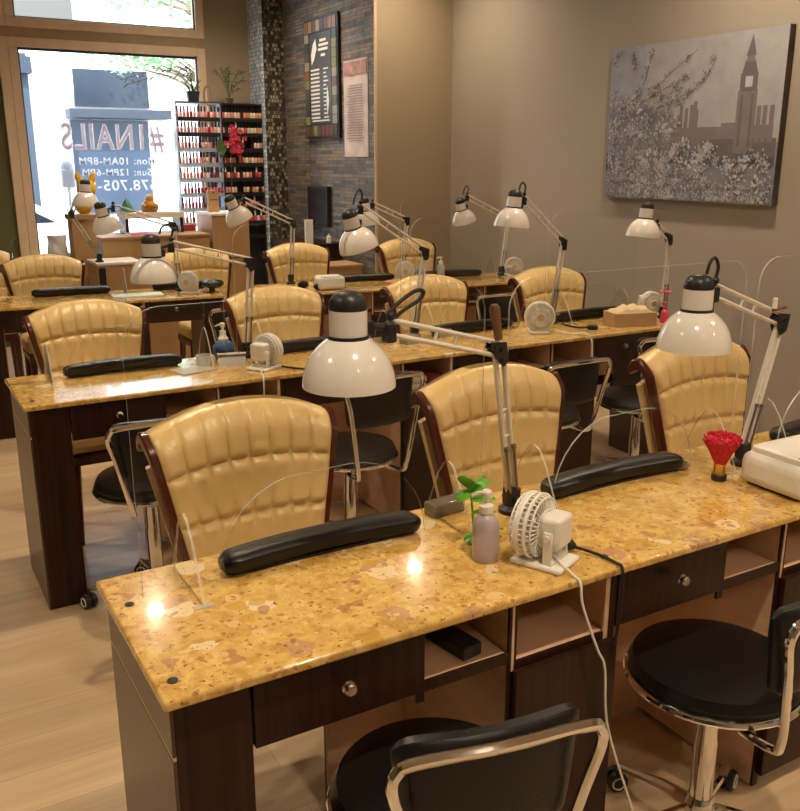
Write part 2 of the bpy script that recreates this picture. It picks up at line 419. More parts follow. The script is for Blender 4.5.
# ------------------------------------------------------------------ nail tables
def worktop(label, L, loc, rz, D=.48):
    t = MB().box(0, L, 0, D, .751, .77, .006, 3).build('stone_worktop', M_stone, loc=loc, rot=(0, 0, rz))
    tag(t, label, 'worktop', 'golden stone worktops'); return t
def knob_mb(x, z):
    k = MB(); M = Matrix.Translation((x, -.004, z)) @ Matrix.Rotation(PI/2, 4, 'X')
    k.lathe([(.012, 0), (.0125, .002), (.009, .004), (.005, .006), (.005, .008), (.0105, .010), (.0115, .013), (.009, .016), (.001, .0155)], 18, M)
    return k
def base(label, loc, rz, which, D=.48):
    """which: 'end' pedestal, 'station' drawer + shelf + door"""
    r = thing('station_cabinet' if which != 'end' else 'end_pedestal', label, 'cabinet', loc, rz)
    f = .022; bk = D-.05
    if which == 'end':
        b = MB(); b.box(.006, .135, f, bk+.01, .006, .750, .002); b.build('pedestal_body', M_dark, r)
        s = MB(); s.box(0, .006, f-.002, bk+.012, .655, .750, .001); s.box(0, .006, f-.002, bk+.012, .006, .648, .001); s.build('end_panel', M_panel, r)
        s = MB(); s.box(.001, .006, f-.002, bk+.012, .648, .655); s.build('trim_strip', M_light, r)
        MB().box(.01, .13, f+.02, bk, 0, .006).build('plinth', M_blackpl, r)
        return r
    # drawer
    d = MB().box(.003, .318, f-.004, f+.014, .622, .748, .002).build('drawer', M_dark, r)
    MB().box(.010, .312, f+.014, bk-.03, .632, .72).build('drawer_box', M_light, d)
    knob_mb(.165, .700).build('knob', M_knob, d)
    # modesty rail under the drawer at the customer side
    MB().box(.0, .325, bk-.02, bk, .57, .750).build('modesty_rail', M_light, r)
    if which == 'drawer': return r
    # open shelf bay
    s = MB(); s.m = 0
    s.box(.325, .525, f+.002, bk, .622, .640); s.m = 1; s.box(.323, .530, f, f+.005, .618, .642)
    s.build('shelf', [M_light, M_dark], r)
    b = MB(); b.box(.0, .795, bk, bk+.008, .03, .750); b.m = 1; b.box(.325, .795, bk+.008, bk+.018, .03, .750)
    # only behind shelf and door bay
    b.bm.free(); b = MB(); b.box(.325, .795, bk, bk+.008, .012, .750); b.m = 1; b.box(.325, .795, bk+.008, bk+.018, .012, .750)
    b.build('back_panel', [M_light, M_dark], r)
    p = MB()
    for x in (.318, .530, .788):
        p.m = 0; p.box(x, x+.016, f+.006, bk, .012 if x > .4 else .60, .750)
        p.m = 1; p.box(x-.001, x+.017, f-.001, f+.006, .012 if x > .4 else .60, .750)
        if x == .788: p.m = 2; p.box(x-.012, x, f-.001, f+.006, .012, .750)
        if x == .530: p.m = 2; p.box(x+.004, x+.010, f-.0025, f-.001, .60, .750)
    p.build('side_panel', [M_light, M_dark, M_light], r)
    s = MB(); s.m = 0; s.box(.546, .788, f+.006, bk, .600, .615); s.m = 1; s.box(.546, .788, f, f+.006, .598, .617)
    s.build('shelf', [M_light, M_dark], r)
    MB().box(.536, .800, f-.019, f-.003, .05, .603, .002).build('door', M_dark, r)
    MB().box(.55, .785, f+.05, bk, 0, .02).build('plinth', M_dark, r)
    return r
def row(loc, rz, n, tail, words, D=.48):
    L = .135+n*.805+tail
    c, s = math.cos(rz), math.sin(rz)
    worktop(words[0], L, loc, rz, D)
    at = lambda x: (loc[0]+c*(x+.012), loc[1]+s*(x+.012), 0)
    base(words[1], at(0), rz, 'end', D)
    for k in range(n): base(words[2][k], at(.135+k*.805), rz, 'station', D)
    if tail > .4: base(words[2][n], at(.135+n*.805), rz, 'drawer', D)
    base(words[3], at(L-.150), rz, 'end', D)
row((.288, 1.207, 0), 0, 4, .155, ('long golden speckled stone worktop of the front table row',
    'dark brown end pedestal at the near left corner of the front table row',
    ['dark cabinet of the front row with closed drawer left of the black block shelf',
     'dark cabinet of the front row beside the black round stool seat on the right',
     'dark cabinet of the front row under the white nail dryer at the right edge',
     'dark cabinet of the front row last before the right wall'], 'dark end pedestal of the front row next to the right wall'))
row((.360, 3.12, 0), 0, 3, .68, ('long golden stone worktop of the middle table row',
    'dark brown end pedestal at the left end of the middle table row',
    ['dark cabinet of the middle row with silver drawer knob above left black stool',
     'dark cabinet of the middle row behind the big front lamp shade',
     'dark cabinet of the middle row behind the middle front yellow chair',
     'dark drawer unit of the middle row below the cardboard tissue box'], 'dark end pedestal of the middle row near the right wall'))
row((.42, 5.42, 0), -.115, 1, .475, ('golden stone worktop of the far left table in the back row',
    'dark end pedestal at the left frame edge of the back row', ['dark cabinet of the back left table behind the middle row chairs', 'dark drawer unit of the back left table beside black stool hoop'],
    'dark end pedestal closing the right end of the back left table'))
row((2.06, 5.13, 0), -.165, 2, .157, ('golden stone worktop of the far right table in the back row',
    'dark end pedestal at the left end of the back right table',
    ['dark cabinet of the back right table behind the yellow chair second from left', 'dark cabinet of the back right table beneath the round white fan'],
    'dark end pedestal of the back right table close to the taupe wall'))
# cable grommets in the front worktops
for i, (x, y, lb) in enumerate(((.322, 1.552, 'dark cable hole far left corner of the front worktop'), (.318, 1.262, 'dark cable hole near left corner of the front worktop'),
                  (1.232, 1.262, 'dark cable hole in front worktop beside the white fan base'), (.398, 3.19, 'reddish dark cable hole in middle worktop left corner'))):
    g = MB(); g.lathe([(.0055, .0002), (.0085, .0002), (.0090, .0016), (.0055, .002)], 18)
    g.lathe([(.0005, .0003), (.0056, .0003), (.0056, .0009), (.0005, .0009)], 14)
    tag(g.build('cable_grommet', M_rubber, loc=(x, y, .77)), lb, 'grommet', 'cable grommets')

# black padded wrist rests
def armrest(label, loc, rz, L=.455):
    m = MB(); rg = []
    N = 44
    for i in range(N+1):
        u = i/N; s = 2*u-1
        k = max(.30, (1-abs(s)**26))**.5
        yc = .006-.014*s*s
        rg.append([V((L*(u-.5), yc+k*.036*math.copysign(abs(math.cos(a))**.7, math.cos(a)), .023+.004*(1-s*s)+k*.0215*math.copysign(abs(math.sin(a))**.7, math.sin(a)))) for a in [2*PI*j/16 for j in range(16)]])
    m.rings(rg)
    r = thing('wrist_rest', label, 'wrist rest', loc, rz, 'black padded wrist rests')
    m.build('pad', M_black, r)
    MB().box(-L*.46, L*.46, -.022, .02, -.001, .006).build('base_strip', M_blackpl, r)
for lb, x, y, rz in (
    ('black padded wrist rest on front table before the left yellow chair', .740, 1.590, .0),
    ('black padded wrist rest on front table before the right yellow chair', 1.565, 1.592, .0),
    ('black padded wrist rest on front table at the right picture edge', 2.42, 1.592, .0),
    ('black padded wrist rest on middle table before the leftmost yellow chair', .785, 3.50, .02),
    ('black padded wrist rest on middle table between two fans behind the big lamp', 1.60, 3.505, .0),
    ('black padded wrist rest on middle table left of the white round fan', 2.45, 3.505, .0),
    ('black padded wrist rest on middle table left of the tissue box', 3.20, 3.505, .0),
    ('black padded wrist rest on back left table before the leftmost back chair', 1.01, 5.735, -.115),
    ('black padded wrist rest on back left table left of the mosaic column', 1.72, 5.66, -.115),
    ('black padded wrist rest on back right table behind the white box', 2.86, 5.41, -.165),
    ('black padded wrist rest on back right table left of the round fan', 3.52, 5.30, -.165)):
    armrest(lb, (x, y, .77), rz)

# clear acrylic guards
def guard(label, loc, rz, W=.78, H=.55):
    r = thing('acrylic_guard', label, 'acrylic guard', loc, rz, 'clear acrylic guards')
    a = W/2; R = .07; t = .0025
    out = [(-a, 0), (-a, H-R)]+[(-a+R-R*math.cos(q), H-R+R*math.sin(q)) for q in [PI/2*i/8 for i in range(1, 9)]]
    out += [(a-R+R*math.sin(q), H-R+R*math.cos(q)) for q in [PI/2*i/8 for i in range(1, 9)]]+[(a, 0)]
    ow = .238; oh = .190; rr = .185
    arch = [(ow, 0), (ow, oh-rr)]+[(ow-rr+rr*math.cos(q), oh-rr+rr*math.sin(q)) for q in [PI/2*i/8 for i in range(1, 9)]]
    arch += [(-ow+rr-rr*math.sin(q), oh-rr+rr*math.cos(q)) for q in [PI/2*i/8 for i in range(1, 9)]]+[(-ow, 0)]
    loop = out+arch
    m = MB(); bm = m.bm
    A = [bm.verts.new((x, -t, z)) for x, z in loop]; B = [bm.verts.new((x, t, z)) for x, z in loop]
    n = len(loop); fs = []
    for i in range(n):
        j = (i+1) % n; f = bm.faces.new((A[i], A[j], B[j], B[i])); f.material_index = 1
    bm.faces.new(A); bm.faces.new(B[::-1])
    bmesh.ops.triangulate(bm, faces=[f for f in bm.faces if len(f.verts) > 4])
    m.build('sheet', [M_acr, M_acre], r)
    for x in (-a+.088, a-.088):
        f = MB(); bm = f.bm
        P = [(-.10, 0), (-.045, .11), (-.018, .145), (0, .152), (.018, .145), (.045, .11), (.095, 0)]
        A = [bm.verts.new((x-t, y, z)) for y, z in P]; B = [bm.verts.new((x+t, y, z)) for y, z in P]
        for i in range(len(P)):
            j = (i+1) % len(P); q = bm.faces.new((A[i], A[j], B[j], B[i])); q.material_index = 1
        bm.faces.new(A[::-1]); bm.faces.new(B)
        f.m = 1; f.box(x-.020, x+.020, -.102, -.088, 0, .0015)
        f.build('foot', [M_acrf, M_acre], r)
for lb, x, y, rz in (
    ('clear acrylic guard with arched opening on front table before left chair', .742, 1.570, 0),
    ('clear acrylic guard with arched opening on front table behind the fan and right wrist rest', 1.588, 1.570, 0),
    ('clear acrylic guard on front table at the right picture edge', 2.42, 1.570, 0),
    ('clear acrylic guard on middle table before the leftmost chair', .80, 3.452, 0),
    ('clear acrylic guard on middle table behind the big front lamp', 1.63, 3.452, 0),
    ('clear acrylic guard on middle table left of the round fan', 2.46, 3.452, 0),
    ('clear acrylic guard on middle table behind the tissue box', 3.165, 3.452, .0),
    ('clear acrylic guard on back right table by the taupe wall', 3.49, 5.245, -.165),
    ('clear acrylic guard on back left table before the leftmost chair', 1.02, 5.70, -.115)):
    guard(lb, (x, y, .77), rz, .59 if 'tissue' in lb else .78)

# ------------------------------------------------------------------ yellow customer chairs
def make_chair():
    r = thing('salon_chair', '', 'chair')
    zb, H = .42, .487
    def half(v): return .150+.090*v
    def yc(u, v): return -.050+.050*v**1.3-.022*u*u*(1-.3*v)+(.03*max(0, v-.9)/.1*max(0, v-.9)/.1)
    def zt(u, v): return zb+v*(H+.055*(1-abs(u)**2.2)*v*v*v)
    def pt(u, v, off=0): return V((u*half(v), yc(u, v)+off, zt(u, v)))
    nu, nv = 96, 60
    def puff(u, v):
        s1, s2 = .80, .54                     # the two cross seams
        ph = (u+1)/2*8; c = abs(math.sin(PI*ph))
        ds = min(abs(v-s1), abs(v-s2))
        if v >= s1: ch = .35+.65*min(1, c/.55)**.7*(1 if v < .9 else 1-.6*(v-.9)/.1)
        else: ch = 1-.62*math.exp(-(ds/.05)**2)*(1-min(1, c/.6))-.10*(1-c)
        w = .013*ch*(1-.92*math.exp(-(ds/.016)**2))
        w += .006*math.exp(-(ds/.06)**2)*c*(1-math.exp(-(ds/.018)**2))
        e = max(0, (abs(u)-.93)/.07)
        return w*(1-e*e*.8)
    m = MB()
    front = [[pt(-1+2*i/nu, j/nv, -.030-puff(-1+2*i/nu, j/nv)) for i in range(nu+1)] for j in range(nv+1)]
    back = [[pt(-1+2*i/nu, j/nv, .028) for i in range(nu, -1, -1)] for j in range(nv+1)]
    top = []
    rg = [f+b for f, b in zip(front, back)]
    # rounded crown: one more ring above the last
    last = rg[-1]; c = []
    for p in last: c.append(V((p.x*.995, .6*(p.y-(yc(0, 1)))+yc(0, 1), p.z+.010)))
    rg.append(c)
    m.rings(rg, cap=True)
    m.build('backrest', M_vinyl, r, angle=1.2)
    # mahogany band on either edge, curling over at the top
    for s in (-1, 1):
        P = [pt(s*1.045, v, .0) for v in [i/16 for i in range(17)]]
        P = [p+V((0, -.012, 0)) for p in P]
        t = P[-1]
        P += [t+V((s*.001, .012, .005)), t+V((s*.002, .026, -.001)), t+V((s*.002, .034, -.016)), t+V((s*.001, .028, -.028))]
        P = spline(P, 3)
        b = MB(); rg = []
        for i, p in enumerate(P):
            a = P[max(i-1, 0)]; q = P[min(i+1, len(P)-1)]; d = (q-a).normalized()
            nrm = V((1, 0, 0)); bi = d.cross(nrm).normalized()
            w1, w2 = .0115, .016
            rg.append([p+nrm*(w1*x)+bi*(w2*y) for x, y in ((-1, -.6), (-.6, -1), (.6, -1), (1, -.6), (1, .6), (.6, 1), (-.6, 1), (-1, .6))])
        b.rings(rg); b.build('side_trim', M_maho, r)
    # rear shell, a little wider and lower than the front cushion
    m = MB()
    f = [[pt(u, v, .026) for u in (-1.12, -1.10, -.9, -.5, 0, .5, .9, 1.10, 1.12)]+[pt(u, v, .046) for u in (1.11, .9, .5, 0, -.5, -.9, -1.11)] for v in [.86*i/14 for i in range(15)]]
    m.rings(f); m.build('rear_shell', M_shell, r)
    # seat, frame and legs
    m = MB().box(-.215, .215, -.44, -.15, .40, .50, .035, 3); m.build('seat', M_vinyl, r)
    m = MB().box(-.20, .20, -.43, -.12, .35, .40, .01); m.build('seat_frame', M_maho, r)
    for sx in (-1, 1):
        for yy, dy in ((-.40, -.01), (-.16, .03)):
            MB().tube([(sx*.175, yy, .36), (sx*.185, yy+dy, 0)], [.022, .015], 10).build('leg', M_maho, r)
    return r
chair = make_chair()
for i, (lb, x, y, rz) in enumerate((
    ('yellow tufted salon chair with mahogany edges, nearest and leftmost behind the front table', .763, 2.118, 0),
    ('yellow tufted salon chair behind the front table lamp arm and lotion bottle', 1.562, 2.122, 0),
    ('yellow tufted salon chair behind the rightmost front lamp and red brush', 2.435, 2.122, 0),
    ('yellow tufted salon chair leftmost behind the middle table', .774, 4.09, 0),
    ('yellow tufted salon chair behind the middle table above the small fan', 1.672, 4.09, 0),
    ('yellow tufted salon chair behind the middle table, left of the black stool back', 2.555, 4.09, 0),
    ('yellow tufted salon chair rightmost behind the middle table, right of round fan', 3.37, 4.05, 0),
    ('yellow tufted salon chair behind the back table, far left below the window', .945, 6.27, 0),
    ('yellow tufted salon chair behind the back table below the tan counter', 1.955, 6.22, 0),
    ('yellow tufted salon chair behind the back table before the stone wall', 2.735, 6.21, 0),
    ('yellow tufted salon chair farthest right behind the back table in front of tan wall', 3.66, 6.16, 0),
    ('yellow salon chair cut off by the left picture edge beneath the window', .60, 7.05, 0))):
    place(chair, i == 0, (x, y, 0), rz, lb, 'yellow salon chairs')

# ------------------------------------------------------------------ black technician stools
def make_stool(zs, top):
    r = thing('technician_stool', '', 'stool')
    MB().lathe([(.02, zs-.05), (.165, zs-.05), (.183, zs-.035), (.188, zs-.012), (.178, zs+.008), (.14, zs+.018), (.06, zs+.022), (.001, zs+.022)], 48).build('seat', M_black, r)
    m = MB(); m.torus(.188, .0085, Matrix.Translation((0, 0, zs-.035)), 56, 8)
    m.lathe([(.03, zs-.075), (.13, zs-.07), (.17, zs-.052), (.03, zs-.05)], 32); m.build('seat_ring', M_chrome, r)
    m = MB(); m.lathe([(.026, .12), (.026, zs-.20), (.023, zs-.19), (.023, zs-.07), (.001, zs-.07)], 24); m.build('gas_column', M_chrome, r)
    m = MB(); m.lathe([(.034, .075), (.036, .085), (.036, .125), (.028, .14), (.001, .14)], 24); m.build('hub', M_chrome, r)
    for k in range(5):
        a = 2*PI*k/5+.35; c, s = math.cos(a), math.sin(a)
        lg = MB().tube([(c*.02, s*.02, .105), (c*.10, s*.10, .098), (c*.20, s*.20, .075), (c*.235, s*.235, .068)], [.018, .017, .013, .011], 10).build('base_leg', M_chrome, r)
        w = MB(); M = Matrix.Translation((c*.245, s*.245, .027)) @ Matrix.Rotation(a+1.1*k, 4, 'Z') @ Matrix.Rotation(PI/2, 4, 'X')
        w.lathe([(.006, -.022), (.024, -.022), (.027, -.018), (.027, -.005), (.018, -.003), (.018, .003), (.027, .005), (.027, .018), (.024, .022), (.006, .022)], 20, M)
        w.tube([(c*.235, s*.235, .068), (c*.245, s*.245, .035)], .011, 8)
        w.m = 1; w.torus(.016, .0022, M @ Matrix.Translation((0, 0, .0225)), 18, 5); w.torus(.016, .0022, M @ Matrix.Translation((0, 0, -.0225)), 18, 5)
        w.build('caster', [M_blackpl, M_wplast], lg)
        
    # back: chrome hoop with a black pad in front of it
    P = [(-.09, -.14, zs-.06), (-.10, -.215, zs-.055), (-.11, -.240, zs-.02), (-.148, -.258, top-.12), (-.168, -.264, top-.045), (-.162, -.268, top-.012), (-.135, -.272, top), (0, -.284, top+.006),
         (.135, -.272, top), (.162, -.268, top-.012), (.168, -.264, top-.045), (.148, -.258, top-.12), (.11, -.240, zs-.02), (.10, -.215, zs-.055), (.09, -.14, zs-.06)]
    MB().tube(spline(P, 6), .0095, 10).build('back_hoop', M_chrome, r)
    m = MB(); rg = []
    for i in range(25):
        u = -1+2*i/24; x = u*.155; yb = -.268+.022*u*u; e = max((1-abs(u)**10)**.5 if abs(u) < 1 else 0, .22)
        h0, h1 = top-.185, top+.006
        prof = []
        for a in [2*PI*j/18 for j in range(18)]:
            cy = math.copysign(abs(math.cos(a))**.5, math.cos(a)); cz = math.copysign(abs(math.sin(a))**.5, math.sin(a))
            prof.append(V((x*(1-.10*(1-cz)/2), yb+.030+cy*.021*e, (h0+h1)/2+cz*(h1-h0)/2*(.75+.25*e))))
        rg.append(prof)
    m.rings(rg); m.build('back_pad', M_black, r)
    return r
s1 = make_stool(.49, .755)
G = 'black technician stools'
place(s1, True, (.745, 1.150, 0), -.20, 'black round stool with chrome hoop back at the bottom centre by the front table', G)
place(s1, False, (1.498, 1.170, 0), .07, 'black round stool with chrome base at the right bottom of the photo', G)
place(s1, False, (.735, 3.02, 0), -.05, 'black stool with chrome hoop left of the nearest yellow chair', G)
s2 = make_stool(.47, .80)
place(s2, True, (1.53, 3.02, 0), .08, 'black stool half hidden behind the big front lamp shade', G)
place(s2, False, (3.10, 3.02, 0), -.25, 'black stool at the middle table left of the rightmost front chair', G)
place(s1, False, (2.475, 3.015, 0), .0, 'black stool with square pad right of the middle front chair', G)
place(s2, False, (1.68, 4.78, 0), -.1, 'black stool with chrome hoop left of the second middle row chair', G)
place(s1, False, (3.36, 4.72, 0), -.1, 'black stool with chrome hoop at back right table', G)

# ------------------------------------------------------------------ jointed desk lamps
def lamp(label, basep, elbow, joint, rim, axis, R=.09, loop=True, swing=(0, -1, 0)):
    O = V(basep); r = thing('desk_lamp', label, 'desk lamp', basep, 0, 'white jointed desk lamps')
    E, J, C, A = V(elbow)-O, V(joint)-O, V(rim)-O, V(axis).normalized()
    k = R/.09
    # base
    m = MB(); m.lathe([(.030, 0), (.030, .010), (.018, .018), (.014, .035), (.010, .050), (.001, .052)], 20)
    m.box(-.018, .018, -.014, .014, .020, .062, .004); m.tube([(.0, -.026, .034), (.0, .026, .034)], .009, 10)
    m.build('base_clamp', M_blackpl, r)
    S = V((0, 0, .045))
    def bars(P, Q, name, w=.0072, gap=.021, spr=True):
        d = (Q-P).normalized(); side = d.cross(V((0, 1, 0)))
        side = side.normalized() if side.length > .2 else V((1, 0, 0))
        b = MB()
        for s in (-1, 1):
            b.tube([P+side*(s*gap*.5), Q+side*(s*gap*.5)], w, 8, flat=.8)
        for f in (.42, .60):
            c = P.lerp(Q, f); b.tube([c-side*gap*.6, c+side*gap*.6], .0035, 6)
        o = b.build(name, M_rod, r)
        if not spr: return o
        sp = MB()
        for s in (-1, 1):
            a = P.lerp(Q, .03)+side*(s*gap*.5)+V((0, -.011, 0)); z = P.lerp(Q, .34)+side*(s*gap*.5)+V((0, -.011, 0))
            sp.tube([a, z], .0032, 8)
            sp.tube([z-d*.004, z+d*.006], .0058, 8)
        sp.build('spring', M_steel, o)
        return o
    bars(S, E, 'lower_arm'); bars(E, J, 'upper_arm', .0066, .028, False)
    m = MB(); n = V((0, 1, 0))
    ed = (S-E).normalized(); ud = (J-E).normalized()
    tri = [E-ed*.022+ud*(-.016), E+ud*.030-ed*.012, E+ud*.022+ed*.022, E+ed*.040, E+ed*.022-ud*.020]
    for y in (-.0125, .0085): m.prism([p+V((0, y, 0)) for p in tri], (0, .004, 0))
    for p in (E, E+ud*.020, E+ed*.026): m.tube([p+V((0, -.018, 0)), p+V((0, .018, 0))], .006, 10)
    m.build('elbow_joint', M_blackpl, r)
    # head joint and switch block
    N = C+A*(.118*k)
    m = MB(); m.ball(J, .013); m.tube([J, J.lerp(N, .55)], .007, 8); m.box(-.011, .011, -.014, .014, -.026, .012, .004, M=Matrix.Translation(J+V((0, 0, -.004))))
    m.ball(J+V((.004, 0, .022)), .010)
    out = (J-N); out = (out-A*out.dot(A)).normalized()
    q = N+out*(.037*k)-A*.010
    m.box(-.014, .014, -.012, .012, -.014, .014, .003, M=Matrix.Translation(q)); m.build('head_joint', M_blackpl, r)
    if loop:
        top = C+A*(.178*k)
        P = [J+V((.002, 0, .020)), J+V((.010, 0, .055*k)), J+V((-.004, .0, .078*k)), J.lerp(top, .40)+V((0, 0, .052*k)), J.lerp(top, .55)+V((0, 0, .020))]
        if loop == 2:
            P = [J+V((-.006, 0, .024)), J+V((.022, 0, .046)), J+V((.058, 0, .066)), J+V((.078, 0, .064)), J+V((.068, 0, .048)), J+V((.032, 0, .030)), J+V((.006, 0, .012))]
        MB().tube(spline(P, 8), .0042, 8).build('cord_loop', M_rubber, r)
    # shade
    M = to_axis(A, C) @ Matrix.Scale(k, 4)
    P = [(.0865, .001), (.090, .000), (.0895, .012), (.0865, .027), (.0803, .046), (.0708, .063), (.0590, .077), (.0460, .088), (.0370, .094), (.0370, .096), (.034, .096), (.044, .086), (.0575, .075), (.069, .061), (.078, .044), (.0845, .026), (.0868, .010)]
    sh = MB(); sh.rings([[M @ V((a*math.cos(2*PI*j/40), a*math.sin(2*PI*j/40), z)) for j in range(40)] for a, z in P], closed=True)
    sh = sh.build('lamp_shade', M_white, r)
    MB().lathe([(.030, .098), (.0365, .098), (.0365, .147), (.030, .147)], 32, M).build('socket_sleeve', M_white, sh)
    MB().lathe([(.033, .091), (.0395, .091), (.0395, .099), (.033, .099)], 32, M).build('collar_ring', M_blackpl, sh)
    MB().lathe([(.0355, .145), (.0362, .152), (.034, .165), (.027, .176), (.014, .182), (.001, .183)], 32, M).build('cap', M_blackpl, sh)
    MB().lathe([(.012, .088), (.016, .080), (.026, .055), (.028, .040), (.022, .022), (.010, .014), (.001, .013)], 20, M).build('bulb', mat('frosted_bulb', (.8, .78, .74), .3), sh)
    return r
lamp('large white desk lamp nearest the camera on the front table, cord looped over arm', (1.215, 1.560, .77), (1.135, 1.52, 1.176), (.846, 1.49, 1.256), (.757, 1.49, 1.150), (0, 0, 1), .0905, 2)
lamp('white desk lamp on the front table at right above the red brush', (1.965, 1.515, .77), (2.055, 1.51, 1.160), (1.770, 1.50, 1.262), (1.712, 1.495, 1.122), (0, 0, 1), .090)
lamp('white desk lamp hanging left over the middle table before the counter', (1.300, 3.50, .77), (1.333, 3.50, 1.165), (1.005, 3.50, 1.250), (.928, 3.50, 1.112), (.0, 0, 1), .090)
lamp('white desk lamp tilted over the middle table above the large front lamp', (2.135, 3.52, .77), (2.178, 3.50, 1.164), (1.845, 3.50, 1.372), (1.828, 3.48, 1.197), (-.33, 0, 1), .088)
lamp('white desk lamp over the middle table left of its elbow beside round fan', (2.915, 3.47, .77), (2.998, 3.50, 1.170), (2.735, 3.50, 1.390), (2.668, 3.50, 1.258), (.10, 0, 1), .087)
lamp('white desk lamp below the framed picture behind the tissue box', (3.525, 3.30, .77), (3.548, 3.32, 1.183), (3.452, 3.32, 1.250), (3.340, 3.30, 1.196), (.12, 0, 1), .086, False)
lamp('white desk lamp tilted at far left above white topped cabinet', (1.640, 5.58, .77), (1.620, 5.56, 1.180), (1.262, 5.56, 1.300), (1.215, 5.53, 1.165), (-.25, -.1, 1), .086, False)
lamp('white desk lamp in front of the yellow plush toy', (1.400, 6.72, .855), (1.235, 6.74, 1.205), (1.335, 6.72, 1.345), (1.335, 6.70, 1.255), (.06, 0, 1), .092, False)
lamp('white desk lamp tilted left before the polish rack', (2.385, 5.53, .77), (2.412, 5.53, 1.172), (2.075, 5.53, 1.328), (2.040, 5.51, 1.195), (-.48, 0, 1), .088, False)
lamp('white desk lamp partly hidden behind the tilted middle lamp', (3.13, 5.33, .77), (3.152, 5.30, 1.178), (2.885, 5.30, 1.290), (2.835, 5.28, 1.160), (-.15, 0, 1), .086, False)
lamp('small white desk lamp farthest right against the wall corner', (3.895, 5.21, .77), (3.965, 5.24, 1.165), (3.600, 5.24, 1.325), (3.585, 5.24, 1.150), (-.30, 0, 1), .085)

# ------------------------------------------------------------------ small fans
def fan(label, loc, rz, R=.066, tilt=0, cord=None):
    r = thing('desk_fan', label, 'fan', loc, rz, 'small white desk fans')
    h = R+.010
    T = Matrix.Translation((0, 0, h)) @ Matrix.Rotation(-PI/2+tilt, 4, 'X')       # local z -> +Y
    c = MB()
    for rad, z in ((R, .0), (R*1.0, .022), (R*.93, .034), (R*.60, .040), (R*.26, .042), (R*.93, -.012), (R*.55, -.016)):
        c.torus(rad, .0022 if rad < R else .0042, T @ Matrix.Translation((0, 0, z)), 40, 6)
    for i in range(36):
        a = 2*PI*i/36; q = lambda rr, z: T @ V((rr*math.cos(a), rr*math.sin(a), z))
        c.tube([q(R*.40, -.017), q(R*.93, -.012), q(R, 0), q(R, .022), q(R*.93, .034), q(R*.6, .040), q(R*.2, .042)], .0016, 5)
    MB().lathe([(.001, .041), (R*.27, .041), (R*.25, .047), (.001, .048)], 20, T).build('badge', mat('tan_fan_badge', (.50, .38, .24), .4) if 'tan_fan_badge' not in bpy.data.materials else bpy.data.materials['tan_fan_badge'], r)
    c.lathe([(R*1.03, .012), (R*1.03, .024), (R*.97, .024), (R*.97, .012)], 40, T)
    c.build('cage', M_wplast, r)
    b = MB()
    for i in range(5):
        a = 2*PI*i/5
        P = [T @ (Matrix.Rotation(a, 4, 'Z') @ V(p)) for p in ((.010, -.006, .010), (R*.82, -.022, .006), (R*.86, .010, .014), (.010, .008, .016))]
        b.prism(P, (T.to_3x3() @ V((0, 0, .002))))
    b.lathe([(.001, .004), (.014, .004), (.014, .026), (.001, .026)], 16, T)
    b.build('blades', M_white, r)
    m = MB(); m.box(-.034, .034, -.062, -.016, h-.034, h+.034, .009, 3)
    m.lathe([(.001, -.030), (R*.46, -.030), (R*.50, -.012), (R*.3, -.010)], 32, T)
    m.build('motor_housing', M_wplast, r)
    s = MB()
    s.box(-.040, -.033, -.050, -.030, .012, h+.006, .003); s.box(.033, .040, -.050, -.030, .012, h+.006, .003)
    s.box(-.040, .040, -.052, -.030, .010, .022, .004); s.tube([(-.044, -.040, h-.006), (.044, -.040, h-.006)], .007, 10)
    s.build('stand', M_wplast, r)
    s = MB(); s.box(-.048, .048, -.075, .040, 0, .012, .005, 3); s.build('foot_plate', M_wplast, r)
    if cord:
        W = Matrix.Translation(V(loc)) @ Matrix.Rotation(rz, 4, 'Z')
        P = [W.inverted() @ V(p) for p in cord]
        MB().tube(spline(P, 8), .0028, 8).build('mains_lead', M_wplast, r)
    return r
fan('white desk fan seen from behind on front table beside lotion bottle', (1.102, 1.322, .77), .42, .066, 0,
    [(1.105, 1.295, .80), (1.112, 1.22, .775), (1.112, 1.198, .765), (1.116, 1.193, .72), (1.150, 1.180, .62), (1.172, 1.178, .57), (1.195, 1.180, .42), (1.265, 1.160, .20), (1.30, 1.15, .05), (1.34, 1.13, .004)])
fan('white desk fan facing away on the middle table beside blue bottle', (1.290, 3.262, .77), -1.05, .062, 0,
    [(1.255, 3.25, .79), (1.225, 3.15, .775), (1.205, 3.085, .765), (1.20, 3.08, .60)])
fan('round white desk fan on middle table left of the right lamp pole', (2.700, 3.300, .77), 2.60, .070, 0,
    [(2.72, 3.29, .79), (2.80, 3.20, .775), (2.84, 3.09, .765), (2.845, 3.075, .55)])
fan('white desk fan on the middle table behind the pink flower', (3.53, 3.405, .77), 2.9, .058)
fan('blurred white desk fan on the back left table', (1.66, 5.44, .77), 2.4, .062)
fan('round white desk fan on back right table left of blue bowl', (3.10, 5.24, .77), 2.7, .062)
fan('round white desk fan on back right table near the taupe wall', (3.915, 5.10, .77), 2.75, .062)

